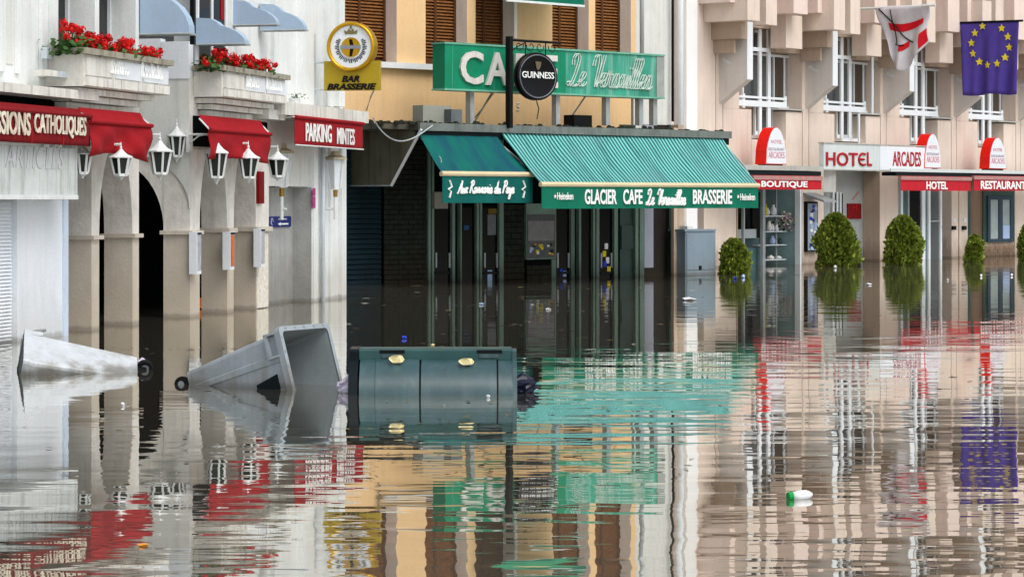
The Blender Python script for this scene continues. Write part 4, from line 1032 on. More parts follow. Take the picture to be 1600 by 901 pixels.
# ================================================================== HOTEL
hotel = thing('hotel', C(C.u(1400), 0, BOT), 'beige hotel with stepped corbels, grey fins and white framed windows at right', 'hotel')
RD = .48
S = (C.u(1530, .8) - C.u(1167, .8)) / 3
def cu(px, o=0.): return C.u(px, o)
zcan = C.z(1200, 262)                     # height of the ground floor ledge
zA = C.z(1190, 172); zHi = C.z(1190, 79); zTop = C.z(1190, 44); ROOF = 14.5
FL = C.z(1190, 79) - C.z(1190, 79) + 3.1  # storey height
hf = [k for k in range(0, 5)]
def hotel_bay(k):
    D = k * S
    def b(x0, x1, z0, z1, o0, o1, m, name, par=None, lab=None):
        return G().fb(C, cu(x0, o1) + D, cu(x1, o1) + D, o0, o1, z0, z1).obj(name, m, par or hotel)
    e = .0
    u_l, u_r = cu(1118) + D, cu(1118) + D + S
    # wall panels round the recess, with a groove between neighbours
    g = G()
    g.fb(C, u_l + .03, cu(1130) + D - .03, -RD, 0, zcan, ROOF); g.fb(C, cu(1130) + D, cu(1155) + D, -RD, 0, zA, ROOF)
    g.fb(C, u_l, u_r, -RD - .05, -RD + .44, zcan, zcan + .02)
    g.fb(C, cu(1254) + D, u_r - .004, -RD, 0, zA, ROOF)
    g.obj('wall_panel', beige, hotel)
    b(1130, 1174, zcan, zA - .004, -RD, 0, beige, 'wall_panel'); b(1228, 1253, zcan, zA - .004, -RD, 0, beige, 'wall_panel')
    G().fb(C, cu(1254) + D + .0, u_r - .03, -RD, -.02, zcan, zA - .003).obj('wall_panel', beige, hotel)
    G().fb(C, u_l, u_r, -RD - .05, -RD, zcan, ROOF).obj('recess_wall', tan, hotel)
    b(1174.3, 1227.7, zcan + .03, C.z(1190, 218), -RD + .003, -.02, beige, 'wall_panel')
    # windows
    for s in range(3):
        dz = s * FL
        w = thing('x', (0, 0, 0), None, None) if False else None
        o = -RD + .02
        pu0, pu1 = cu(1155, -RD) + D + .02, cu(1232, -RD) + D
        nu0, nu1 = cu(1174, -RD) + D + .04, cu(1204, -RD) + D
        zb_, zt_ = C.z(1190, 166) + dz, C.z(1190, 81) + dz; nb, nt_ = C.z(1190, 210) + dz, C.z(1190, 45) + dz
        f = G(); t = .06; f.fb(C, pu0, pu0 + t, o, o + .07, zb_, zt_); f.fb(C, pu1 - t, pu1, o, o + .07, zb_, zt_)
        f.fb(C, pu0 + t, pu1 - t, o, o + .07, zb_, zb_ + t); f.fb(C, pu0 + t, pu1 - t, o, o + .07, zt_ - t, zt_)
        f.fb(C, nu1 + .02, nu1 + .06, o, o + .068, zb_ + t, zt_ - t); f.fb(C, pu1 - .34, pu1 - .29, o, o + .05, zb_ + t, zt_ - t)
        fr = f.obj('window', win_white, hotel)
        G().fb(C, pu0 + t, nu1 + .02, o, o + .02, zb_ + t, zt_ - t).obj('pane', win_glass, fr)
        G().fb(C, nu1 + .06, pu1 - t, o, o + .02, zb_ + t, zt_ - t).obj('pane', curtain_glass, fr)
        G().fb(C, pu1 - .29, pu1 - .08, o + .021, o + .026, zb_ + t, zt_ - t).obj('curtain', mat('net curtain', (150, 146, 144), .8, .1, 6), fr)
        f = G(); f.fb(C, nu0, nu1, o, o + .06, nb, nb + .1); f.fb(C, nu0, nu1, o, o + .06, nt_ - .06, nt_)
        for a in (nu0, nu1 - .06): f.fb(C, a, a + .06, o, o + .06, nb + .1, zb_ - .01)
        f.fb(C, nu0 - .12, nu1 + .15, o, o + .3, nb - .09, nb - .005)
        fr = f.obj('stair_window', win_white, hotel)
        G().fb(C, nu0 + .06, nu1 - .06, o, o + .02, nb + .1, zb_ - .01).obj('pane', win_glass, fr)
        G().fb(C, nu0 + .06, nu1 - .06, o, o + .02, zt_ + .003, nt_ - .06).obj('pane', win_glass, fr)
        # white grid in front: two uprights and rails
        r_ = G(); ro = -.16
        x1a, x1b, x2a, x2b = cu(1186.5, ro) + D, cu(1190.5, ro) + D, cu(1200, ro) + D, cu(1204.5, ro) + D
        for a, c in ((x1a, x1b), (x2a, x2b)): r_.fb(C, a, c, ro - .05, ro, nb - .02, nt_ + .04)
        for y0, y1, xa, xb in ((75, 81, 1176, 1201), (151, 154.5, 1152, 1229), (158, 167, 1150.5, 1229)):
            r_.fb(C, cu(xa, ro) + D, cu(xb, ro) + D, ro - .04, ro + .012, C.z(1190, y1, ro) + dz, C.z(1190, y0, ro) + dz)
        for xa in (1150.5, 1161, 1226): r_.fb(C, cu(xa, ro) + D, cu(xa + 3.5, ro) + D, ro - .05, ro - .005, C.z(1190, 170, ro) + dz, C.z(1190, 148, ro) + dz)
        r_.obj('balcony_grid', win_white, hotel)
        G().fb(C, cu(1208, -.1) + D, cu(1248, -.1) + D, -RD + .003, .06, C.z(1225, 172) + dz, C.z(1225, 169.5) + dz).obj('sill', ledge_m, hotel)
        # wall above the window up to the next storey
        zn = C.z(1190, 44) + dz; zz = C.z(1190, 79) + dz; z2 = C.z(1190, 172) + dz + FL
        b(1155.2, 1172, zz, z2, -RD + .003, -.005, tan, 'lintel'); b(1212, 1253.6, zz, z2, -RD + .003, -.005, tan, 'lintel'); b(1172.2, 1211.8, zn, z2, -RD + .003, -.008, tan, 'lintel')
        # stepped corbels carrying the floor above
        zt = z2 + (FL if s == 2 else .0)
        y = lambda yy, x=1150: C.z(x, yy) + dz
        b(1141, 1150, y(13), y(-52), .002, .90, pinkish, 'corbel')
        b(1168, 1187, y(40), y(-40), .002, 1.25, beige, 'corbel')
        b(1197, 1214, y(43), y(-60), .002, 1.15, beige, 'corbel')
        b(1158, 1167.8, y(66), y(40) + .003, .002, .85, tan, 'corbel')
        b(1146.5, 1150, y(87), y(66) - .002, .002, .58, tan, 'corbel')
        b(1228, 1253.5, y(79, 1240), y(28, 1240), .002, .45, beige, 'corbel')
        b(1240, 1262, y(28.5, 1240), y(-55, 1240), .003, .9, pinkish, 'corbel')
        # lamp tucked between the corbels
        b(1189, 1202, y(23), y(16), .5, .95, grey_metal, 'soffit_lamp') if s == 0 and k < 2 else None
        # fin: side panel with its bottom cut on the slant, bright front edge
        u0, u1 = cu(1167, .8) + D, cu(1175.5, .8) + D
        za, zb2, zc = y(129, 1170), y(162, 1135), y(41, 1170)
        poly = [C(u0, .004, zb2), C(u0, .8, za), C(u0, .8, zc), C(u0, .004, zc)]
        fn = G().prism(poly, C.d * (u1 - u0)).obj('fin', fin_m, hotel)
        G().fb(C, u0 - .003, u1 + .003, .801, .815, za, zc).obj('front_edge', win_white, fn)
        if s == 0: G().prism([C(u0 - .02, .1, y(97, 1135)), C(u0 - .02, .32, y(103, 1135)), C(u0 - .02, .36, y(100, 1135)), C(u0 - .02, .12, y(91, 1135))], C.d * .018).obj('wall_light', white_metal, fn)
for k in hf: hotel_bay(k)
for x, y0, y1 in ((1363, 82, 178), (1342, 178, 224)): G().tube([C.PT(x, y0, .05), C.PT(x, y1, .05)], .035, 6).obj('vent_pipe', win_white, hotel)
# left end: white corner pilaster, pipe, plain wall, and the body behind
G().fb(C, cu(1087.5), cu(1118) - .002, -RD, -.004, C.z(1100, 300), ROOF).obj('wall_panel', beige, hotel)
G().fb(C, cu(1070), cu(1087), -RD, .05, BOT, ROOF).obj('corner_pilaster', mat('white pilaster', (240, 242, 242), .6, .03, 2, .06), hotel)
G().tube([C.PT(1062.5, 420, .15), C.PT(1062.5, -250, .15)], .09, 10).obj('downpipe', mat('white downpipe', (216, 222, 226), .5, .06, 4, .1), hotel, True)
G().fb(C, cu(980), cu(1069.8), -RD, -.03, BOT, ROOF).obj('wall_panel', beige, hotel)
uE = cu(1118) + 5 * S
g = G(); g.fb(C, cu(980), uE + 2, -12.2, -12, BOT, ROOF); g.fb(C, cu(980), uE + 2, -12, -1.95, ROOF - .2, ROOF - .01); g.fb(C, uE + .002, uE + 2, -12, 0, BOT, ROOF)
g.fb(C, cu(980), cu(980) + .3, -12, -RD - .06, BOT, ROOF); g.obj('rear_wall', tan, hotel)
# ground floor
gz = zcan - .002
def gb(x0, x1, o0, o1, m, name, z0=BOT, z1=None, par=None):
    return G().fb(C, cu(x0, o1), cu(x1, o1), o0, o1, z0, gz if z1 is None else z1).obj(name, m, par or hotel)
gb(1100, 1150, -RD, -.01, beige, 'wall_panel', BOT, C.z(1100, 300) - .004)
gb(1056, 1087, -.2, .02, tan, 'wall_panel', BOT, C.z(1070, 240)) if False else None
gb(1250, 1252.5, -.1, .05, win_white, 'window_post')
gb(1253, 1287, -RD, 0, beige, 'wall_panel')
gb(1375, 1403, -RD, 0, beige, 'wall_panel')
gb(1403, 1466, -RD - .2, -RD - .02, dark_m, 'recess_wall'); gb(1374.4, 1374.9, -.51, -.003, tan, 'jamb')  # thin tan panel paints shade onto the entrance jamb
gb(1487, 1497, -RD, 0, beige, 'wall_panel'); gb(1497, 1499, -RD, -.04, tan, 'groove'); gb(1499, 1512, -RD, -.006, beige, 'wall_panel')
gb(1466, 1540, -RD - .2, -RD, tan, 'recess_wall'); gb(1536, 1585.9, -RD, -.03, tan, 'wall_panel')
gb(1586, 1700, -RD, .002, beige, 'wall_panel')
gb(1287.2, 1376, -.75, -.52, mat('entrance wall', (170, 176, 176), .6, .1, 2, .1, stain=(.1, .6, (90, 92, 88), .6)), 'entrance_wall')

gb(1287, 1306, -.515, -.2, light_grey_wall, 'entrance_soffit', C.z(1300, 300), None)
for x in (1302, 1308, 1313): gb(x, x + 2, -.47, -.43, win_white, 'door_frame', BOT, C.z(1300, 300))
gb(1303, 1317, -.51, -.48, night_glass, 'door_pane', BOT, C.z(1300, 302))
rb = thing('red_panel', C(cu(1331, -.5), -.5, C.z(1331, 345, -.5)), 'dark red square panel on the hotel entrance wall behind the large bush', 'sign')
pbox(C, 1325, 1346, 318, 342, -.518, -.48).obj('panel', dred_cloth, rb)
lettering('H', C.PT(1332, 329, -.478), C.d, UP, .22, .16, red_letter, rb)
g = thing('entrance_mark', C(cu(1334, -.5), -.5, C.z(1334, 310, -.5)), 'small faded red slanting mark on the pale entrance wall', 'sign')
G().prism([C.PT(1331, 311, -.515), C.PT(1333, 312, -.515), C.PT(1343, 300, -.515), C.PT(1341, 299, -.515)], C.n * .01).obj('stroke', mat('faded red', (186, 120, 116), .6), g)
gb(1287.3, 1345, -.515, -.45, dark_m, 'skirting', BOT, C.z(1320, 395))
# ledges over the shop windows
G().fb(C, cu(1140, .95), cu(1287, .95), .003, .95, C.z(1210, 266, .95), C.z(1210, 258.5, .95)).obj('ledge', ledge_m, hotel)
G().fb(C, cu(1392, .95), cu(1690, .95), .5, .95, C.z(1500, 270, .95), C.z(1500, 265, .95)).obj('ledge', sign_grey, hotel)
G().fb(C, cu(1140, .93), cu(1283, .93), .003, .93, C.z(1210, 274, .93), C.z(1210, 266, .93) - .01).obj('awning_case', bin_dark, hotel)
G().fb(C, cu(1400, .93), cu(1690, .93), .5, .93, C.z(1500, 276, .93), C.z(1500, 270, .93) - .01).obj('awning_case', bin_dark, hotel)
# boutique window
bw = gb(1151, 1250, -2.2, -2.0, mat('shop back wall', (160, 192, 194), .8, .2, 2), 'shop_back')
gb(1151, 1153, -2.0, -.13, tan, 'jamb', BOT, gz - .01); gb(1246, 1250, -2.0, -.13, MATS['shop back wall'], 'jamb', BOT, gz - .255)
gb(1151, 1250, -2.0, -.12, mat('shop ceiling', (150, 160, 160), .8), 'shop_ceiling', gz - .25, gz - .013)
gb(1160, 1186, -.6, -.56, teal_glass, 'inner_pane', BOT, C.z(1170, 300)); gb(1192, 1196, -.12, -.04, grey_metal, 'window_post')
gb(1162, 1164, -.12, -.05, grey_metal, 'window_post'); gb(1213, 1214.5, -.5, -.47, grey_metal, 'shelf_upright')
gb(1152, 1192, -.3, -.27, night_glass, 'dark_pane', C.z(1170, 372), C.z(1170, 300))
gb(1153, 1182, -.262, -.25, mat('pale counter', (178, 188, 190), .6, .1), 'counter_panel', C.z(1170, 372, -.2), C.z(1170, 358, -.2))
gb(1152, 1192, -.3, -.26, teal_glass, 'lower_pane', BOT, C.z(1170, 388))
gz_ = []
for y in (337, 361, 382, 405):
    gb(1186, 1229, -.75, -.35, win_white, 'shelf', C.z(1208, y + 1.4, -.4), C.z(1208, y, -.4)); gz_.append((y, C.z(1208, y, -.4)))
r = random.Random(3)
gd = [('vase', 1208, 0, .28, .09, plastic_w, 'white round vase on the top shelf of the boutique window'), ('statuette', 1200, 0, .2, .05, plastic_w, 'small white statuette on the top boutique shelf'), ('bottle', 1197, 0, .3, .04, star_y, 'amber bottle on the top shelf of the boutique window'),
      ('statuette', 1202, 1, .26, .07, reveal_m, 'pale brown statuette on the second boutique shelf'), ('jug', 1213, 1, .2, .07, plastic_w, 'white jug on the second boutique shelf beside flowers'), ('statuette', 1207, 1, .18, .05, plastic_w, 'little white statuette between brown statuette and white jug'), ('jar', 1207, 2, .22, .08, pale_blue, 'pale blue jar on the third boutique shelf'), ('vase', 1219, 2, .16, .07, green_panel, 'dark green vase on the third boutique shelf'), ('bowl', 1204, 3, .1, .1, reveal_m, 'low brown bowl on the lowest boutique shelf'), ('bowl', 1216, 3, .08, .1, plastic_w, 'white bowl on the lowest boutique shelf')]
for nm, x, s, h_, rr, m, lb in gd:
    c = C(cu(x, -.5), -.5, gz_[s][1] + .004)
    ob = G().lathe(c, [(rr * .6, 0), (rr, h_ * .3), (rr * .9, h_ * .6), (rr * .4, h_ * .85), (rr * .5, h_)], 10).obj(nm, m, None, True); tag(ob, lb, nm, 'goods in the boutique window')
fl = thing('dried_flowers', C(cu(1226, -.3), -.3, C.z(1226, 362)), 'bunch of pale pink dried flowers inside the boutique window', 'flowers')
q = G()
for i in range(160):
    c = C(cu(1226, -.35), -.35, C.z(1226, 345, -.3)) + Vector((r.gauss(0, .16), r.gauss(0, .06), r.gauss(0, .13))); s = r.uniform(.02, .05)
    e1 = Vector((r.uniform(-1, 1), r.uniform(-1, 1), r.uniform(-1, 1))).normalized(); e2 = e1.cross(Vector((.3, -1, .5))).normalized()
    q.add([c - e1 * s, c - e2 * s, c + e1 * s, c + e2 * s], [(0, 1, 2, 3)], r.choice((0, 0, 1, 2)))
q.obj('blossom', [mat('dried flower', (176, 170, 156), .8, .2, 20), mat('pink dried flower', (190, 150, 170), .8), bush_core], fl)
tag(G().lathe(C(cu(1239, -.35), -.35, C.z(1239, 376, -.3)), [(.05, 0), (.12, .08), (.12, .16), (.04, .22)], 10).obj('yellow_pot', star_y, None, True), 'bright yellow ball hanging in the boutique window', 'ornament')
# menu board with grey visor between boutique and entrance
mb = thing('display_board', C(cu(1270), 0, C.z(1270, 392)), 'dark framed board of blue and white cards under a grey visor by the boutique', 'display board')
pbox(C, 1261, 1278, 315, 393, .003, .10).obj('frame', black_metal, mb); pbox(C, 1262.5, 1277, 318, 391, .101, .11).obj('back_panel', mat('board back', (150, 160, 176), .6, .2, 8), mb)
for i in range(22):
    x = 1264 + r.random() * 10; y = 320 + i * 3.1
    pbox(C, x, x + 4, y, y + 5, .111, .114 + i * .0006).obj('card', r.choice([blue_m, pale_blue, plastic_w, blue_sign, pale_blue]), mb)
u0, u1 = cu(1260, .1), cu(1279, .1); zz = C.z(1270, 313)
G().prism([C(u0, .003, zz + .12), C(u0, .62, zz - .05), C(u0, .62, zz + .0), C(u0, .003, zz + .2)], C.d * (u1 - u0)).obj('visor', mat('grey visor', (150, 156, 160), .5, .1), mb)
# main door with white posts
for x0, x1, m in ((1403.5, 1405, grey_metal), (1408, 1411, win_white), (1419, 1421, grey_metal), (1441, 1446, win_white), (1451, 1454, win_white), (1469.5, 1472, win_white)): gb(x0, x1, -.1, -.02, m, 'door_post')
for x0, x1, m in ((1405, 1419, teal_glass), (1421, 1441, night_glass), (1446, 1451, teal_glass), (1454, 1469.5, win_glass)): gb(x0, x1, -.09, -.07, m, 'door_pane')
gb(1454, 1469.5, -.07, -.03, grey_metal, 'door_handle', C.z(1460, 346.5), C.z(1460, 344.5)); gb(1454, 1469.5, -.07, -.03, grey_metal, 'door_rail', C.z(1460, 408.5), C.z(1460, 407))
gb(1421, 1441, -.07, -.05, green_panel, 'door_panel', BOT, C.z(1430, 348)) if False else None
# window with its frame
gb(1512, 1540, -RD + .002, -RD + .03, green_panel, 'window_surround', BOT, gz - .01); gb(1536.5, 1585, -.03, .01, green_panel, 'window_surround', C.z(1550, 378), gz - .01)
gb(1513, 1535.8, -RD + .03, -RD + .04, teal_glass, 'side_pane', C.z(1520, 385), gz - .2)
f = G(); uo = .06
for x0, x1, y0, y1 in ((1544, 1548, 306, 378), (1579, 1583.5, 306, 378), (1548, 1579, 306, 312), (1548, 1579, 373, 378), (1561, 1567, 312, 373)): pbox(C, x0, x1, y0, y1, .011, uo, f)
fr = f.obj('window', mat('dark blue frame', (44, 66, 80), .5, .1), hotel)
for x0, x1, m in ((1548, 1561, mat('pale blind', (158, 172, 172), .4, .2, 3)), (1567, 1579, mat('pale blind', (0, 0, 0)))):
    pbox(C, x0, x1, 312, 373, .011, uo - .03).obj('pane', m, fr)
pbox(C, 1567.3, 1578.7, 352, 373, uo - .03, uo - .025).obj('blue_blind', pale_blue, fr)
# brick apron under that window
ap = gb(1536.6, 1584.5, -.029, -.02, tan, 'brick_apron', BOT, C.z(1550, 379))
bricks(C, 1538, 1586, C.z(1560, 380), -.1, -.012, ap, mat('tan brick', (150, 124, 104), .9, .2, 6, .1, stain=(.05, .4, (90, 78, 62), .6)), L=.3, hgt=.105)
for x in (1492, 1508):
    pbox(C, x - 2.5, x + 2.5, 353, 359, .003, .06).obj('door_bell', black_metal, hotel); pbox(C, x - 2, x + 2, 341, 347, .003, .012).obj('white_plate', sign_white, hotel)
# grey wall piece seen at the hotel's entrance over the sign
# ---- lettered signs
def hotel_valance(x0, x1, y0, y1, txt, tx0, tx1, label):
    o = 1.0; u0, u1 = cu(x0, o), cu(x1, o); xm = (x0 + x1) / 2; zt, zb = C.z(xm, y0, o), C.z(xm, y1, o)
    t = thing('shop_awning', C((u0 + u1) / 2, o, zb), label, 'awning', 'red lettered awnings of the hotel')
    G().grid(lambda a, b: C(u0 + (u1 - u0) * a, .94 + .06 * b, zt + .012 - .01 * b), 6, 2, thick=(0, 0, -.012)).obj('top_cloth', red_sign, t)
    G().fb(C, u0 - .02, u1 + .02, o - .05, o + .04, zt - .1, zt).obj('front_rail', mat('dusty rail', (176, 130, 126), .6, .15, 5), t)
    G().grid(lambda a, b: C(u0 + (u1 - u0) * a, o + .012 + .004 * math.sin(a * 60) * b, zt - .1 + (zb - zt + .1) * b), 40, 2, thick=C.n * -.012).obj('valance', red_sign, t)
    h_ = zt - .1 - zb
    lettering(txt, C(cu(tx0, o), o + .022, zb + h_ * .13), C.d, UP, cu(tx1, o) - cu(tx0, o), h_ * .76, white_text, t, .028)
hotel_valance(1176, 1283, 275, 296, 'BOUTIQUE', 1188, 1260, 'red awning lettered in white over the boutique window')
hotel_valance(1407, 1516, 276, 298, 'HOTEL', 1446, 1479, 'red awning with a short white word over the hotel door')
hotel_valance(1521, 1660, 276, 298, 'RESTAURANT', 1531, 1601, 'red awning lettered in white cut by the right frame edge')
o = .9
t = thing('hotel_sign', C(cu(1370, o), o, C.z(1370, 266, o)), 'long pale sign board with thin red lettering over the hotel entrance', 'sign')
ua, ub, uc = cu(1287, o), cu(1374.5, o), cu(1455, o); zt, zb = C.z(1370, 227, o), C.z(1370, 265.5, o)
G().fb(C, ua, ub, .76, o, zb, zt).obj('panel', sign_grey, t); G().fb(C, ub + .003, uc, .76, o + .01, zb + .005, zt - .02).obj('panel', sign_white, t)
f = G(); f.fb(C, ua - .02, uc + .02, .75, o + .02, zb - .03, zb - .002); f.fb(C, ua - .02, uc + .02, .75, o + .02, zt + .002, zt + .03); f.obj('frame', ledge_m, t)
def red_text(s, xa, xb, y0, y1, bold, m, sh=0.):
    xm = (xa + xb) / 2
    lettering(s, C(cu(xa, o), o + .011, C.z(xm, y1, o)), C.d, UP, cu(xb, o) - cu(xa, o), C.z(xm, y0, o) - C.z(xm, y1, o), m, t, bold)
red_text('HOT', 1290, 1339.5, 238, 259.5, .018, red_letter); red_text('L', 1354, 1361.5, 238, 259.5, .018, red_letter)
c = C(cu(1345.4, o), o + .018, C.z(1347, 249, o)); ex, ez = (cu(1351, o) - cu(1340.5, o)) / 1.6, (C.z(1347, 238, o) - C.z(1347, 259.5, o)) / 2 - .03
g = G(); g.tube([c + C.d * (ex * (.35 + math.cos(a))) + UP * (ez * math.sin(a)) for a in [math.radians(60 + 240 * k / 16) for k in range(17)]], .032, 5); g.tube([c - C.d * ex * .6, c + C.d * ex * .6], .03, 5); g.obj('lettering', red_letter, t)
red_text('ARCADES', 1394, 1438, 237, 260, .012, red_letter)
# arched light boxes standing on the ledges
def arch_sign(xl, xr, xt, y0, y1, label, line1):
    o = .92; u0, u1 = cu(xl, o), cu(xr, o); xm = (xl + xr) / 2; zb, zt = C.z(xm, y1, o), C.z(xm, y0, o); h_ = zt - zb; w = u1 - u0
    t = thing('arch_sign', C((u0 + u1) / 2, o, zb), label, 'sign', 'white arched signs with red sides on the hotel ledge')
    pr = []
    for k in range(17):
        a = math.pi * (1 - k / 16); cx = math.cos(a)
        pr.append((.5 + .5 * (abs(cx) ** .9) * (1 if cx > 0 else -1) * (.74 + .26 * (1 - math.sin(a))), .18 + .82 * math.sin(a) ** .85))
    pr = [(0, 0)] + [(max(0.02, min(.98, a)), b) for a, b in pr] + [(1, 0)]
    poly = [C(u0 + w * a, o - .30, zb + h_ * b) for a, b in pr][::-1]
    g = G().prism(poly, C.n * .30); n = len(pr)
    g.obj('case', red_box, t)
    poly = [C(u0 + w * (.5 + (a - .5) * .94), o + .001, zb + .02 + h_ * b * .965) for a, b in pr][::-1]
    G().prism(poly, C.n * .012).obj('face', sign_white, t)
    lettering(line1, C(u0 + w * .24, o + .015, zb + h_ * .56), C.d, UP, w * .52, h_ * .10, pink_letter, t, 0, 0, .004)
    lettering('RESTAURANT', C(u0 + w * .12, o + .015, zb + h_ * .37), C.d, UP, w * .76, h_ * .08, pale_violet, t, 0, 0, .004)
    lettering('ARCADES', C(u0 + w * .12, o + .015, zb + h_ * .17), C.d, UP, w * .76, h_ * .17, pink_letter, t, 0, 0, .004)
    G().fb(C, u0 + .05, u1 - .1, o - .25, o - .05, zb - .06, zb - .002).obj('foot', dark_m, t)
arch_sign(1196, 1229, 1213, 199, 257, 'white arched sign with red side on the ledge above the boutique', 'HOTEL')
arch_sign(1444, 1470, 1455, 209, 263, 'white arched sign partly hidden behind the long hotel sign board', 'HOTEL')
arch_sign(1545, 1572, 1556, 215, 264, 'white arched sign with red side standing over the restaurant awning', 'HOTEL')
# ---- flags on poles square to the wall
def proj(p): return 800 + F * p.x / p.y, HZ - (p.z - H) * F / p.y
def o_px(u, px):
    lo, hi = 0., 8.
    for _ in range(40):
        m_ = (lo + hi) / 2
        if proj(C(u, m_, 0))[0] < px: lo = m_
        else: hi = m_
    return lo
ue = cu(1455); oa, ob = o_px(ue, 1500), o_px(ue, 1592)
zp = H - (35 - HZ) * C(ue, (oa + ob) / 2, 0).y / F; zb = H - (148 - HZ) * C(ue, (oa + ob) / 2, 0).y / F
t = thing('flag', C(ue, 0, zp), 'violet blue flag with a ring of yellow stars hanging from a wall pole', 'flag', 'flags hung out from the hotel wall')
G().tube([C(ue, 0, zp + .06), C(ue, oa, zp + .02)], .035, 8).obj('pole', white_metal, t)
G().tube([C(ue, oa, zp + .02), C(ue, ob + .12, zp)], .03, 8).obj('upper_bar', black_metal, t)
nC = C.n.cross(UP)
def eu(a, b):
    w = ob - oa; wave = .07 * math.sin(a * 13 + .6) * b + .05 * math.sin(a * 27 + 2 * b) * b
    return C(ue, oa + w * (a * (1 - .1 * b) + .05 * b + .02 * b), zp - (zp - zb) * b * (1 + .012 * math.sin(a * 9))) + nC * wave
G().grid(eu, 40, 16, thick=nC * -.012).obj('cloth', eu_blue, t, True)
g = G()
for k in range(12):
    an = math.radians(30 * k + 8); ca, cb = .51 + .33 * math.cos(an), .315 + .285 * math.sin(an)
    if cb < .05: continue
    w = ob - oa; hh = zp - zb
    def star(q):
        aa = math.radians(36 * q - 90); rr = .085 if q % 2 == 0 else .04
        return eu(ca + rr * 1.35 * math.cos(aa) / w, cb + rr * 1.35 * math.sin(aa) / hh) + nC * .02
    pts = [star(q) for q in range(10)]; ctr = eu(ca, cb) + nC * .02
    g.add(pts + [ctr] + [p - nC * .016 for p in pts], [(q, 10, (q + 1) % 10) for q in range(10)] + [(q, (q + 1) % 10, 11 + (q + 1) % 10, 11 + q) for q in range(10)])
g.obj('stars', star_y, t)
uf = cu(1310); o0, oa, ob = 0, o_px(uf, 1367), o_px(uf, 1452)
zp = H - (11 - HZ) * C(uf, (oa + ob) / 2, 0).y / F
t = thing('flag', C(uf, 0, zp), 'crumpled white flag with red bands drooping from a white wall pole', 'flag', 'flags hung out from the hotel wall')
G().tube([C(uf, 0, zp), C(uf, ob + .18, zp)], .032, 8).obj('pole', white_metal, t); G().fb(C, uf - .06, uf + .06, .003, .06, zp - .28, zp + .15).obj('wall_plate', white_metal, t)
hh = zp - (H - (112 - HZ) * C(uf, (oa + ob) / 2, 0).y / F)
def wf(a, b):
    w = ob - oa; bot = 1 - .27 * ((.5 - a) / .5) ** 2 if a < .5 else 1 - .45 * ((a - .5) / .5) ** 1.3
    aa = a + b * (.33 * (1 - a) ** 3 - .04 * a * a)
    return C(uf, oa + w * aa, zp - hh * b * bot) + nC * (.10 * math.sin(a * 15 + 2 * b) * b + .06 * math.sin(b * 7 + a * 3))
G().grid(wf, 40, 24, thick=nC * -.012).obj('cloth', flag_white, t, True)
def band(a0, a1, b0, b1, m, name, s0=0., s1=0.):
    G().grid(lambda a, b: wf(a0 + (a1 - a0) * a, b0 + (b1 - b0) * b + s0 * a) + nC * .014, 16, 4, thick=nC * -.008).obj(name, m, t)
band(.22, .9, .26, .38, flag_red, 'red_band', .02); band(.86, .99, .62, .95, flag_red, 'red_band'); band(.40, .62, .60, .70, flag_red, 'red_band', -.04)
g = G()
g.tube([wf(.08 + .62 * k / 12, .02 + .62 * k / 12) + nC * .02 for k in range(13)], .018, 5); g.tube([wf(.30 + .04 * k / 12, .04 + .55 * k / 12) + nC * .02 for k in range(13)], .012, 5); g.tube([wf(.28 + .25 * k / 12, .60) + nC * .02 for k in range(13)], .014, 5); g.obj('black_lines', black_metal, t)

# ================================================================== BUSHES
def bush(xc, x0, x1, y0, wl, label, seed, n=5200):
    r = random.Random(seed); Y = F * H / (wl - HZ); c = Vector(((xc - 800) / F * Y, Y, 0)); s = Y / F
    R_ = (x1 - x0) / 2 * s * .96; top = H - (y0 - HZ) * s - .12; low = -.12
    t = thing('conifer_bush', (c.x, c.y, BOT), label, 'bush', 'clipped conifers in front of the hotel')
    def rad(f): # f 0 bottom..1 top
        q = abs(f - .38) / (.62 if f > .38 else .70); return R_ * (max(0., 1 - q ** 1.95) ** .60 if f > .38 else max(0., 1 - q * q) ** .5)
    mx = max(rad(k / 50) for k in range(50)); sc = R_ / mx
    lumps = [(r.uniform(0, 6.28), r.uniform(0, 1), r.uniform(-.22, .17)) for _ in range(40)]
    def lump(a, f):
        q = 1
        for la, lf, lv in lumps:
            d = ((math.cos(a) - math.cos(la)) ** 2 + (math.sin(a) - math.sin(la)) ** 2) * .8 + ((f - lf) * 2.4) ** 2
            q += lv * math.exp(-d * 6)
        return q
    g = G(); H_ = top - low
    for i in range(n):
        f = 1 - r.random() ** 1.15; a = r.uniform(0, 2 * math.pi); rr = max(rad(f), .02) * sc * lump(a, f) * (1 - abs(r.gauss(0, .14)))
        if r.random() < .13: rr *= r.uniform(1.03, 1.22)
        p = c + Vector((rr * math.cos(a), rr * math.sin(a), low + H_ * f))
        out = Vector((math.cos(a), math.sin(a), .9 + r.uniform(-.5, .7))).normalized() + Vector((r.gauss(0, .3), r.gauss(0, .3), r.gauss(0, .3)))
        out.normalize(); L = r.uniform(.06, .13) * (R_ / .5) ** .4; sd_ = out.cross(Vector((r.gauss(0, 1), r.gauss(0, 1), r.gauss(0, 1)))).normalized() * L * .38
        g.add([p - sd_, p + out * L * .5 - sd_ * .9, p + out * L, p + out * L * .5 + sd_ * .9, p + sd_], [(0, 1, 2, 3, 4)])
    g.obj('crown', bush_m, t)
    prof = [(.02, top - .12)] ; prof = [(max(rad(k / 10) * sc * .8, .015), low + H_ * .95 * k / 10) for k in range(11)]
    G().lathe((c.x, c.y, 0), prof, 12).obj('inner_twigs', bush_core, t)
    G().tube([(c.x, c.y, BOT), (c.x, c.y, low + .3)], [.07, .05], 8).obj('trunk', bark_m, t)
bush(1146, 1122, 1169, 368, 428, 'small yellowish round bush standing in the water by the grey cabinet', 1)
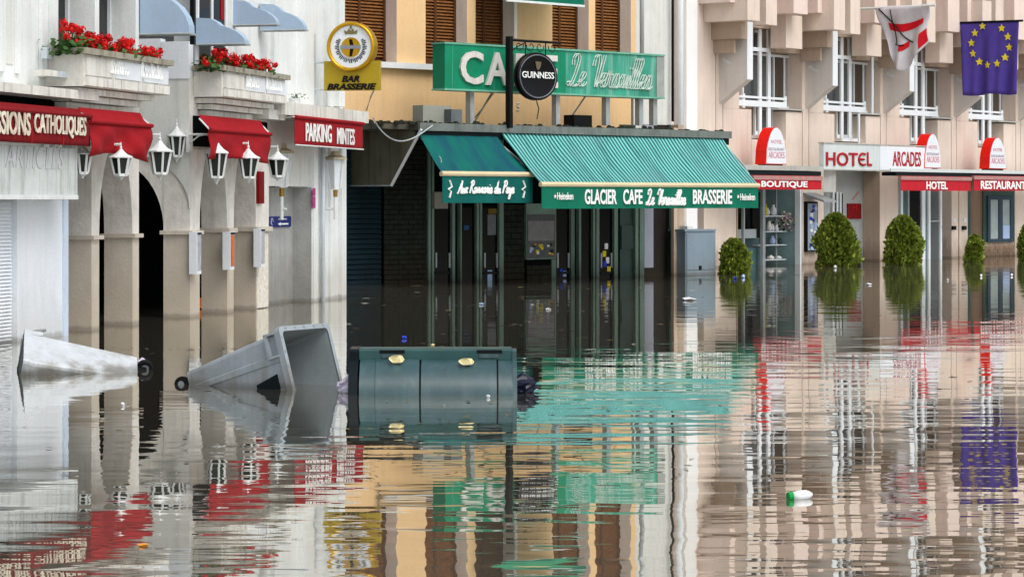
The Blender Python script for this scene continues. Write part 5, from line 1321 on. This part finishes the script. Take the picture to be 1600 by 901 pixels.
bush(1306, 1274, 1337, 329, 415, 'largest egg-shaped bush standing in the water before the hotel entrance', 2, 8000)
bush(1411, 1384, 1440, 333, 413, 'dark conical bush standing in the water before the hotel door', 3, 7000)
bush(1523, 1509, 1537, 362, 409, 'smallest oval bush below the restaurant window', 4, 3000)
bush(1604, 1591, 1617, 345, 407, 'bush cut off by the right edge of the picture', 5, 3000)

# ================================================================== BINS
def M_at(px, wl, rz, ry=0., rx=0., z=0.):
    Y = F * H / (wl - HZ); return Matrix.Translation(((px - 800) / F * Y, Y, z)) @ Matrix.Rotation(rz, 4, 'Z') @ Matrix.Rotation(ry, 4, 'Y') @ Matrix.Rotation(rx, 4, 'X')
class GM(G):
    def __init__(s, M): super().__init__(); s.M = M
    def add(s, vs, fs, mi=0): return super().add([s.M @ Vector(p) for p in vs], fs, mi)
    def box(s, x0, x1, y0, y1, z0, z1, mi=0): return s.hexa([(x0, y0, z0), (x1, y0, z0), (x1, y1, z0), (x0, y1, z0), (x0, y0, z1), (x1, y0, z1), (x1, y1, z1), (x0, y1, z1)], mi)
def wheelie_bin(M, L, b0, h0, b1, h1, m, label, base, patch=True):
    """wheeled bin lying on its side: axis x from foot (0) to rim (L); half widths b (y) and half heights h (z)"""
    t = thing('wheelie_bin', base, label, 'bin')
    def ring(x, k=1., grow=0.):
        f = x / L; b = b0 + (b1 - b0) * f + grow; h = h0 + (h1 - h0) * f + grow; c = .035; out = []
        for sy, sz in ((1, 1), (-1, 1), (-1, -1), (1, -1)):
            q = [(sy * (b - c), sz * h), (sy * (b - c * .3), sz * (h - c * .3)), (sy * b, sz * (h - c))]
            out += q if sy * sz < 0 else q[::-1]
        return [(x, y, z) for y, z in out]
    g = GM(M); xs = [0, .02, L * .25, L * .5, L * .75, L]; n = 12; vs = []
    for x in xs: vs += ring(x)
    fs = []
    for i in range(len(xs) - 1):
        for k in range(n): fs.append((i * n + k, i * n + (k + 1) % n, (i + 1) * n + (k + 1) % n, (i + 1) * n + k))
    fs.append(tuple(range(n - 1, -1, -1))); g.add(vs, fs); g.obj('body', m, t)
    g = GM(M); vs = []
    for x in (L, L * .5, .03): vs += ring(x, grow=-.012)
    fs = []
    for i in range(2):
        for k in range(n): fs.append((i * n + k, (i + 1) * n + k, (i + 1) * n + (k + 1) % n, i * n + (k + 1) % n)[::-1])
    fs.append(tuple(range(2 * n, 3 * n))); g.add(vs, fs); g.obj('inside', bin_in, t)
    g = GM(M); vs = ring(L - .055, grow=.004) + ring(L - .055, grow=.03) + ring(L + .012, grow=.03) + ring(L + .012, grow=-.014)
    fs = []
    for i in range(3):
        for k in range(n): fs.append((i * n + k, i * n + (k + 1) % n, (i + 1) * n + (k + 1) % n, (i + 1) * n + k))
    g.add(vs, fs); g.obj('rim', m, t)
    # ribs along the sides and handle bar by the rim
    for zf, sd_ in ((.32, -1), (-.62, -1), (.25, 1), (-.5, 1)):
        x0, x1 = .04, L - .07; f0, f1 = x0 / L, x1 / L
        ya, yb = b0 + (b1 - b0) * f0, b0 + (b1 - b0) * f1; za, zb = zf * (h0 + (h1 - h0) * f0), zf * (h0 + (h1 - h0) * f1)
        c8 = [(x0, ya + .012, za - .03), (x1, yb + .012, zb - .04), (x1, yb - .01, zb - .06), (x0, ya - .01, za - .05), (x0, ya + .012, za + .012), (x1, yb + .012, zb + .015), (x1, yb - .01, zb + .04), (x0, ya - .01, za + .03)]
        GM(M).hexa([(x, sd_ * y, z) for x, y, z in c8]).obj('side_rib', m, t)
    g = GM(M); y1 = -b1 - .035
    g.box(L - .17, L - .14, y1, y1 + .07, h1 * .35, h1 * .98); g.box(L - .17, L - .05, y1, y1 + .07, h1 * .30, h1 * .36); g.box(L - .17, L - .05, y1, y1 + .07, h1 * .93, h1 * .99); g.obj('grip', m, t)
    g = GM(M); g.box(L - .26, L - .10, y1 + .058, y1 + .075, h1 * .16, h1 * .2); g.obj('slot', black_metal, t)
    g = GM(M)
    for q in range(5):
        y = (-.8 + .4 * q) * b1
        g.box(L + .011, L + .016, y - .012, y + .012, h1 + .002, h1 + .022); g.box(L + .011, L + .016, -b1 - .024, -b1 - .004, (-.8 + .4 * q) * h1 - .012, (-.8 + .4 * q) * h1 + .012)
    tag(g.obj('rim_studs', bin_in, t), kind='stuff')
    for sy in (-1, 1):
        g = GM(M); c = Vector((-.095, sy * (b0 - .03), .135)); k = 16; w = .025
        ringp = lambda rr, yy: [(c.x + rr * math.cos(2 * math.pi * q / k), yy, c.z + rr * math.sin(2 * math.pi * q / k)) for q in range(k)]
        vs = ringp(.04, c.y - w) + ringp(.075, c.y - w) + ringp(.08, c.y) + ringp(.075, c.y + w) + ringp(.04, c.y + w)
        g.add(vs, [(i * k + q, i * k + (q + 1) % k, (i + 1) * k + (q + 1) % k, (i + 1) * k + q) for i in range(4) for q in range(k)])
        wh = g.obj('wheel', rubber, t)
        g = GM(M); vs = ringp(.04, c.y - w * .8) + ringp(.04, c.y + w * .8); g.add(vs, [tuple(range(k - 1, -1, -1)), tuple(range(k, 2 * k))] + [(q, (q + 1) % k, k + (q + 1) % k, k + q) for q in range(k)]); g.obj('hub', bin_in, wh)
    g = GM(M); g.box(-.11, .0, -b0 + .03, b0 - .03, .12, .15); g.obj('axle', black_metal, t)
    return t
# middle bin: foot to the left, mouth open to the right and towards us
M = M_at(328, 598, math.radians(-30), math.radians(-16), 0, -.11)
t = wheelie_bin(M, 1.17, .27, .235, .365, .325, bin_grey, 'grey wheelie bin lying tipped in the water, mouth open to the right', M.translation)
g = GM(M); g.hexa([(.78, -.35, -.40), (1.03, -.37, -.40), (1.03, -.32, -.40), (.78, -.30, -.40), (.78, -.35, -.08), (1.03, -.37, -.04), (1.03, -.32, -.04), (.78, -.30, -.08)]); g.obj('dark_patch', bin_dark, t)
# far left bin: foot to the right, mouth turned left and away
M = M_at(208, 579, math.radians(180 + 14), math.radians(-8.5), math.radians(-27), -.165)
t = wheelie_bin(M, 1.10, .22, .235, .29, .30, bin_grey2, 'pale grey wheelie bin half sunk on its side before white shop wall', M.translation)
# green four wheeled container lying on its face
M = M_at(683, 612, math.radians(1.0), 0, 0, -.035)
t = thing('waste_container', M.translation, 'dark green waste container floating with its curved lid towards the camera', 'bin')
Wd = .675
def ext(prof, x0, x1, grow=0.):
    n = len(prof); vs = [(x0, y, z) for y, z in prof] + [(x1, y, z) for y, z in prof]
    return vs, [tuple(range(n - 1, -1, -1)), tuple(range(n, 2 * n))] + [(i, (i + 1) % n, n + (i + 1) % n, n + i) for i in range(n)]
lidp = [(-.02, .320), (-.055, .318), (-.10, .304), (-.155, .276), (-.205, .242), (-.25, .202), (-.29, .156), (-.32, .108), (-.34, .056), (-.352, 0), (-.355, -.06), (-.34, -.2), (-.30, -.33), (0.3, -.35), (.45, -.2), (.45, .25), (.3, .31)]
def seg(x0, x1, g_, m, nm):
    g = GM(M); g.add(*ext([(y - (g_ if y < 0 else 0), z + (g_ if z > 0 and y < 0 else 0)) for y, z in lidp], x0, x1)); ob = g.obj(nm, m, t, True)
    for p in ob.data.polygons[:2]: p.use_smooth = False
    sh_ = ob.modifiers.new('split', 'EDGE_SPLIT'); sh_.split_angle = math.radians(50)
    return ob
seg(-Wd + .03, Wd - .03, -.015, bin_dark, 'body')
def bulge(x0, x1, nm, g_): return seg(x0, x1, g_, bin_green, nm)
bulge(-.665, -.53, 'lid_panel', .0); bulge(-.528, -.152, 'lid_panel', .006); bulge(-.135, .515, 'lid_panel', .0); bulge(.53, .655, 'lid_panel', -.004)
g = GM(M)
top = [(-.045, .316), (-.045, .395), (-.03, .415), (.32, .41), (.40, .3), (.4, .1), (.1, .1), (.1, .316)]
g.add(*ext(top, -.675, .65)); rim = g.obj('top_rim', mat('dark green rim', (46, 80, 80), .45, .2, 4, .2), t)
g = GM(M); g.add(*ext([(-.05, .33), (-.052, .39), (-.03, .41), (.40, .41), (.46, .3), (.46, -.3), (-.335, -.3), (-.35, .0), (-.29, .16), (-.20, .25), (-.10, .308)], -.76, -.68)); g.obj('end_cap', bin_dark, t)
g = GM(M); g.add(*ext([(-.05, .33), (-.052, .39), (-.03, .41), (.40, .39), (.46, .3), (.46, -.3), (-.335, -.3), (-.35, .0), (-.29, .16), (-.20, .25), (-.10, .308)], .652, .69)); g.obj('end_cap', bin_green, t)
for x0 in (-.5, .345):
    g = GM(M); g.box(x0, x0 + .22, -.0475, -.04, .372, .402); h_ = g.obj('handle_slot', black_metal, rim)
    g = GM(M); g.box(x0 + .02, x0 + .19, -.055, -.035, .335, .368); g.obj('handle', bin_green, rim)
g = GM(M); g.box(-.13, .12, -.362, -.345, .004, .018); g.obj('lid_gap', black_metal, t)
def leaf(x0, x1, y0, y1, lab, o=None, seed=0):
    r = random.Random(seed); Y = F * H / (612 - HZ) - .16
    c = Vector((((x0 + x1) / 2 - 800) / F * Y, Y, H - ((y0 + y1) / 2 - HZ) * Y / F)); w, h_ = (x1 - x0) / 2 * Y / F, (y1 - y0) / 2 * Y / F
    n = 18; vs = [c + Vector((w * math.cos(2 * math.pi * k / n) * (1 + .18 * math.sin(k * 5)), -.02 + .02 * math.sin(k), h_ * math.sin(2 * math.pi * k / n) * (1 + .15 * math.cos(k * 7)))) for k in range(n)]
    g = G(); g.prism(vs, (0, .012, 0)); tag(g.obj('leaf', yel_leaf), lab, 'leaf')
leaf(609, 632, 553, 568, 'wet yellow leaf stuck on the left of the green container', seed=1); leaf(718, 741, 558, 571, 'wet yellow leaf stuck on the right of the green container', seed=2)
# bags and scraps beside the container
def crumple(xc, wl, wpx, hpx, m, label, name, seed, cat='rubbish', z0=-.04):
    r = random.Random(seed); Y = F * H / (wl - HZ); s = Y / F; c = Vector(((xc - 800) * s, Y, 0)); g = G(); nu, nv = 14, 8; vs = []
    for j in range(nv + 1):
        for i in range(nu):
            a = 2 * math.pi * i / nu; f = j / nv; rr = math.sin(math.pi * (.08 + .9 * f)) * (1 + r.uniform(-.3, .3))
            vs.append(c + Vector((wpx / 2 * s * rr * math.cos(a), wpx / 2.5 * s * rr * math.sin(a), z0 + (hpx * s - z0) * f)))
    fs = [(j * nu + i, j * nu + (i + 1) % nu, (j + 1) * nu + (i + 1) % nu, (j + 1) * nu + i) for j in range(nv) for i in range(nu)] + [tuple(range(nu - 1, -1, -1)), tuple(range(nv * nu, nv * nu + nu))]
    g.add(vs, fs); tag(g.obj(name, m), label, cat)
crumple(545, 613, 34, 29, bag_white, 'crumpled pale bag against the left end of the green container', 'plastic_bag', 4)
crumple(560, 604, 16, 30, bag_dark, 'small dark bag tucked behind the pale crumpled bag', 'plastic_bag', 5)
crumple(817, 613, 44, 31, bag_dark, 'dark glossy bag at the right end of the green container', 'plastic_bag', 6)
crumple(222, 576, 20, 18, bag_white, 'crumpled scrap caught on the foot of the pale sunken bin', 'plastic_scrap', 7)
# driftwood end sticking up by the sunken bin
Y = F * H / (560 - HZ)
g = G(); pt = lambda x, y: Vector(((x - 800) / F * Y, Y, H - (y - HZ) * Y / F)); g.tube([pt(40, 530), pt(52, 521), pt(62, 518), pt(72, 515)], [.05, .045, .03, .015], 6); g.tube([pt(40, 530), pt(34, 560)], [.05, .03], 6)
tag(g.obj('bin_lid_flap', mat('dull grey flap', (140, 144, 144), .6, .2)), 'torn grey flap sticking up at the mouth of the sunken bin', 'flap')
# floating litter
fk = G(); r = random.Random(77)
for i in range(420):
    y = 425 + (r.random() ** 1.6) * 330; x = r.uniform(540, 1150) if r.random() < .55 else r.uniform(20, 1590)
    if x < 500: y = max(y, 545)
    Y = F * H / (y - HZ); sz = r.uniform(.012, .045) * (Y / 30); c = Vector(((x - 800) / F * Y, Y, .003)); a = r.uniform(0, 3)
    fk.add([c + Vector((sz * math.cos(a + k * 1.57) * (1.6 if k % 2 else .8), sz * math.sin(a + k * 1.57), r.uniform(0, .008))) for k in range(4)], [(0, 1, 2, 3)], r.choice((0, 0, 0, 1, 2)))
tag(fk.obj('floating_flecks', [mat('leaf fleck', (104, 92, 62), .8, .3, 20), mat('pale fleck', (170, 166, 150), .8, .2), mat('dark fleck', (40, 36, 26), .8, .2)]), 'small flecks and leaf bits scattered over the flood', 'debris', kind='stuff')
def floatpt(x, y): Y = F * H / (y - HZ); return Vector(((x - 800) / F * Y, Y, 0)), Y / F
c, s = floatpt(1248, 779)
t = thing('plastic_bottle', (c.x, c.y, 0), 'clear plastic bottle with a green cap floating at lower right', 'bottle')
ax = Vector((.9, .35, .05)).normalized()
G().tube([c + ax * k + UP * .018 for k in (-.04, .0, .045, .07, .085)], [.024, .030, .029, .02, .008], 12).obj('body', plastic_w, t, True)
G().tube([c - ax * k + UP * .02 for k in (.042, .068)], [.028, .024], 12).obj('cap', greencap, t)
lit = [(1076, 469, 24, 5, plastic_w, 'long white plastic scrap floating before the grey cabinet'), (632, 529, 8, 5, blue_m, 'bright blue scrap floating above the green container'), (223, 853, 16, 5, orange_m, 'orange leaf floating at lower left'), (192, 634, 8, 6, plastic_w, 'white scrap floating below the sunken pale bin'),
       (1149, 436, 6, 4, blue_m, 'blue scrap floating next to the small yellowish bush'), (1161, 434, 6, 6, pale_blue, 'pale blue scrap floating next to the small yellowish bush'), (1305, 419, 6, 5, plastic_w, 'white scrap at the foot of the largest bush'), (1357, 445, 12, 3, plastic_w, 'white scrap floating before the brown entrance pillar'), (1481, 438, 5, 4, plastic_w, 'white scrap floating before the hotel door posts'), (857, 484, 9, 3, plastic_w, 'thin white scrap floating below the poster window'),
       (753, 476, 8, 3, pale_blue, 'pale scrap floating before the cafe doors'), (1533, 432, 4, 4, plastic_w, 'white speck floating by the smallest bush'), (1581, 431, 4, 4, plastic_w, 'white speck floating below the restaurant window'), (763, 621, 6, 5, plastic_w, 'white speck floating before the green container'), (830, 606, 26, 3, plastic_w, 'white stick floating past the dark glossy bag'), (676, 540, 7, 3, yel_leaf, 'yellowish scrap floating behind the green container')]
for i, (x, y, w, h_, m, lb) in enumerate(lit):
    c, s = floatpt(x, y); r = random.Random(i); n = 9
    vs = [c + Vector((w / 2 * s * math.cos(2 * math.pi * k / n) * r.uniform(.8, 1.2), w / 2 * s * math.sin(2 * math.pi * k / n) * r.uniform(.6, 1.1), .004 + r.uniform(0, h_ * s * .8))) for k in range(n)]
    g = G(); top = c + UP * (h_ * s); g.add(vs + [top, c - UP * .01], [(k, (k + 1) % n, n) for k in range(n)] + [((k + 1) % n, k, n + 1) for k in range(n)])
    tag(g.obj('floating_scrap', m), lb, 'litter', 'litter floating on the flood')
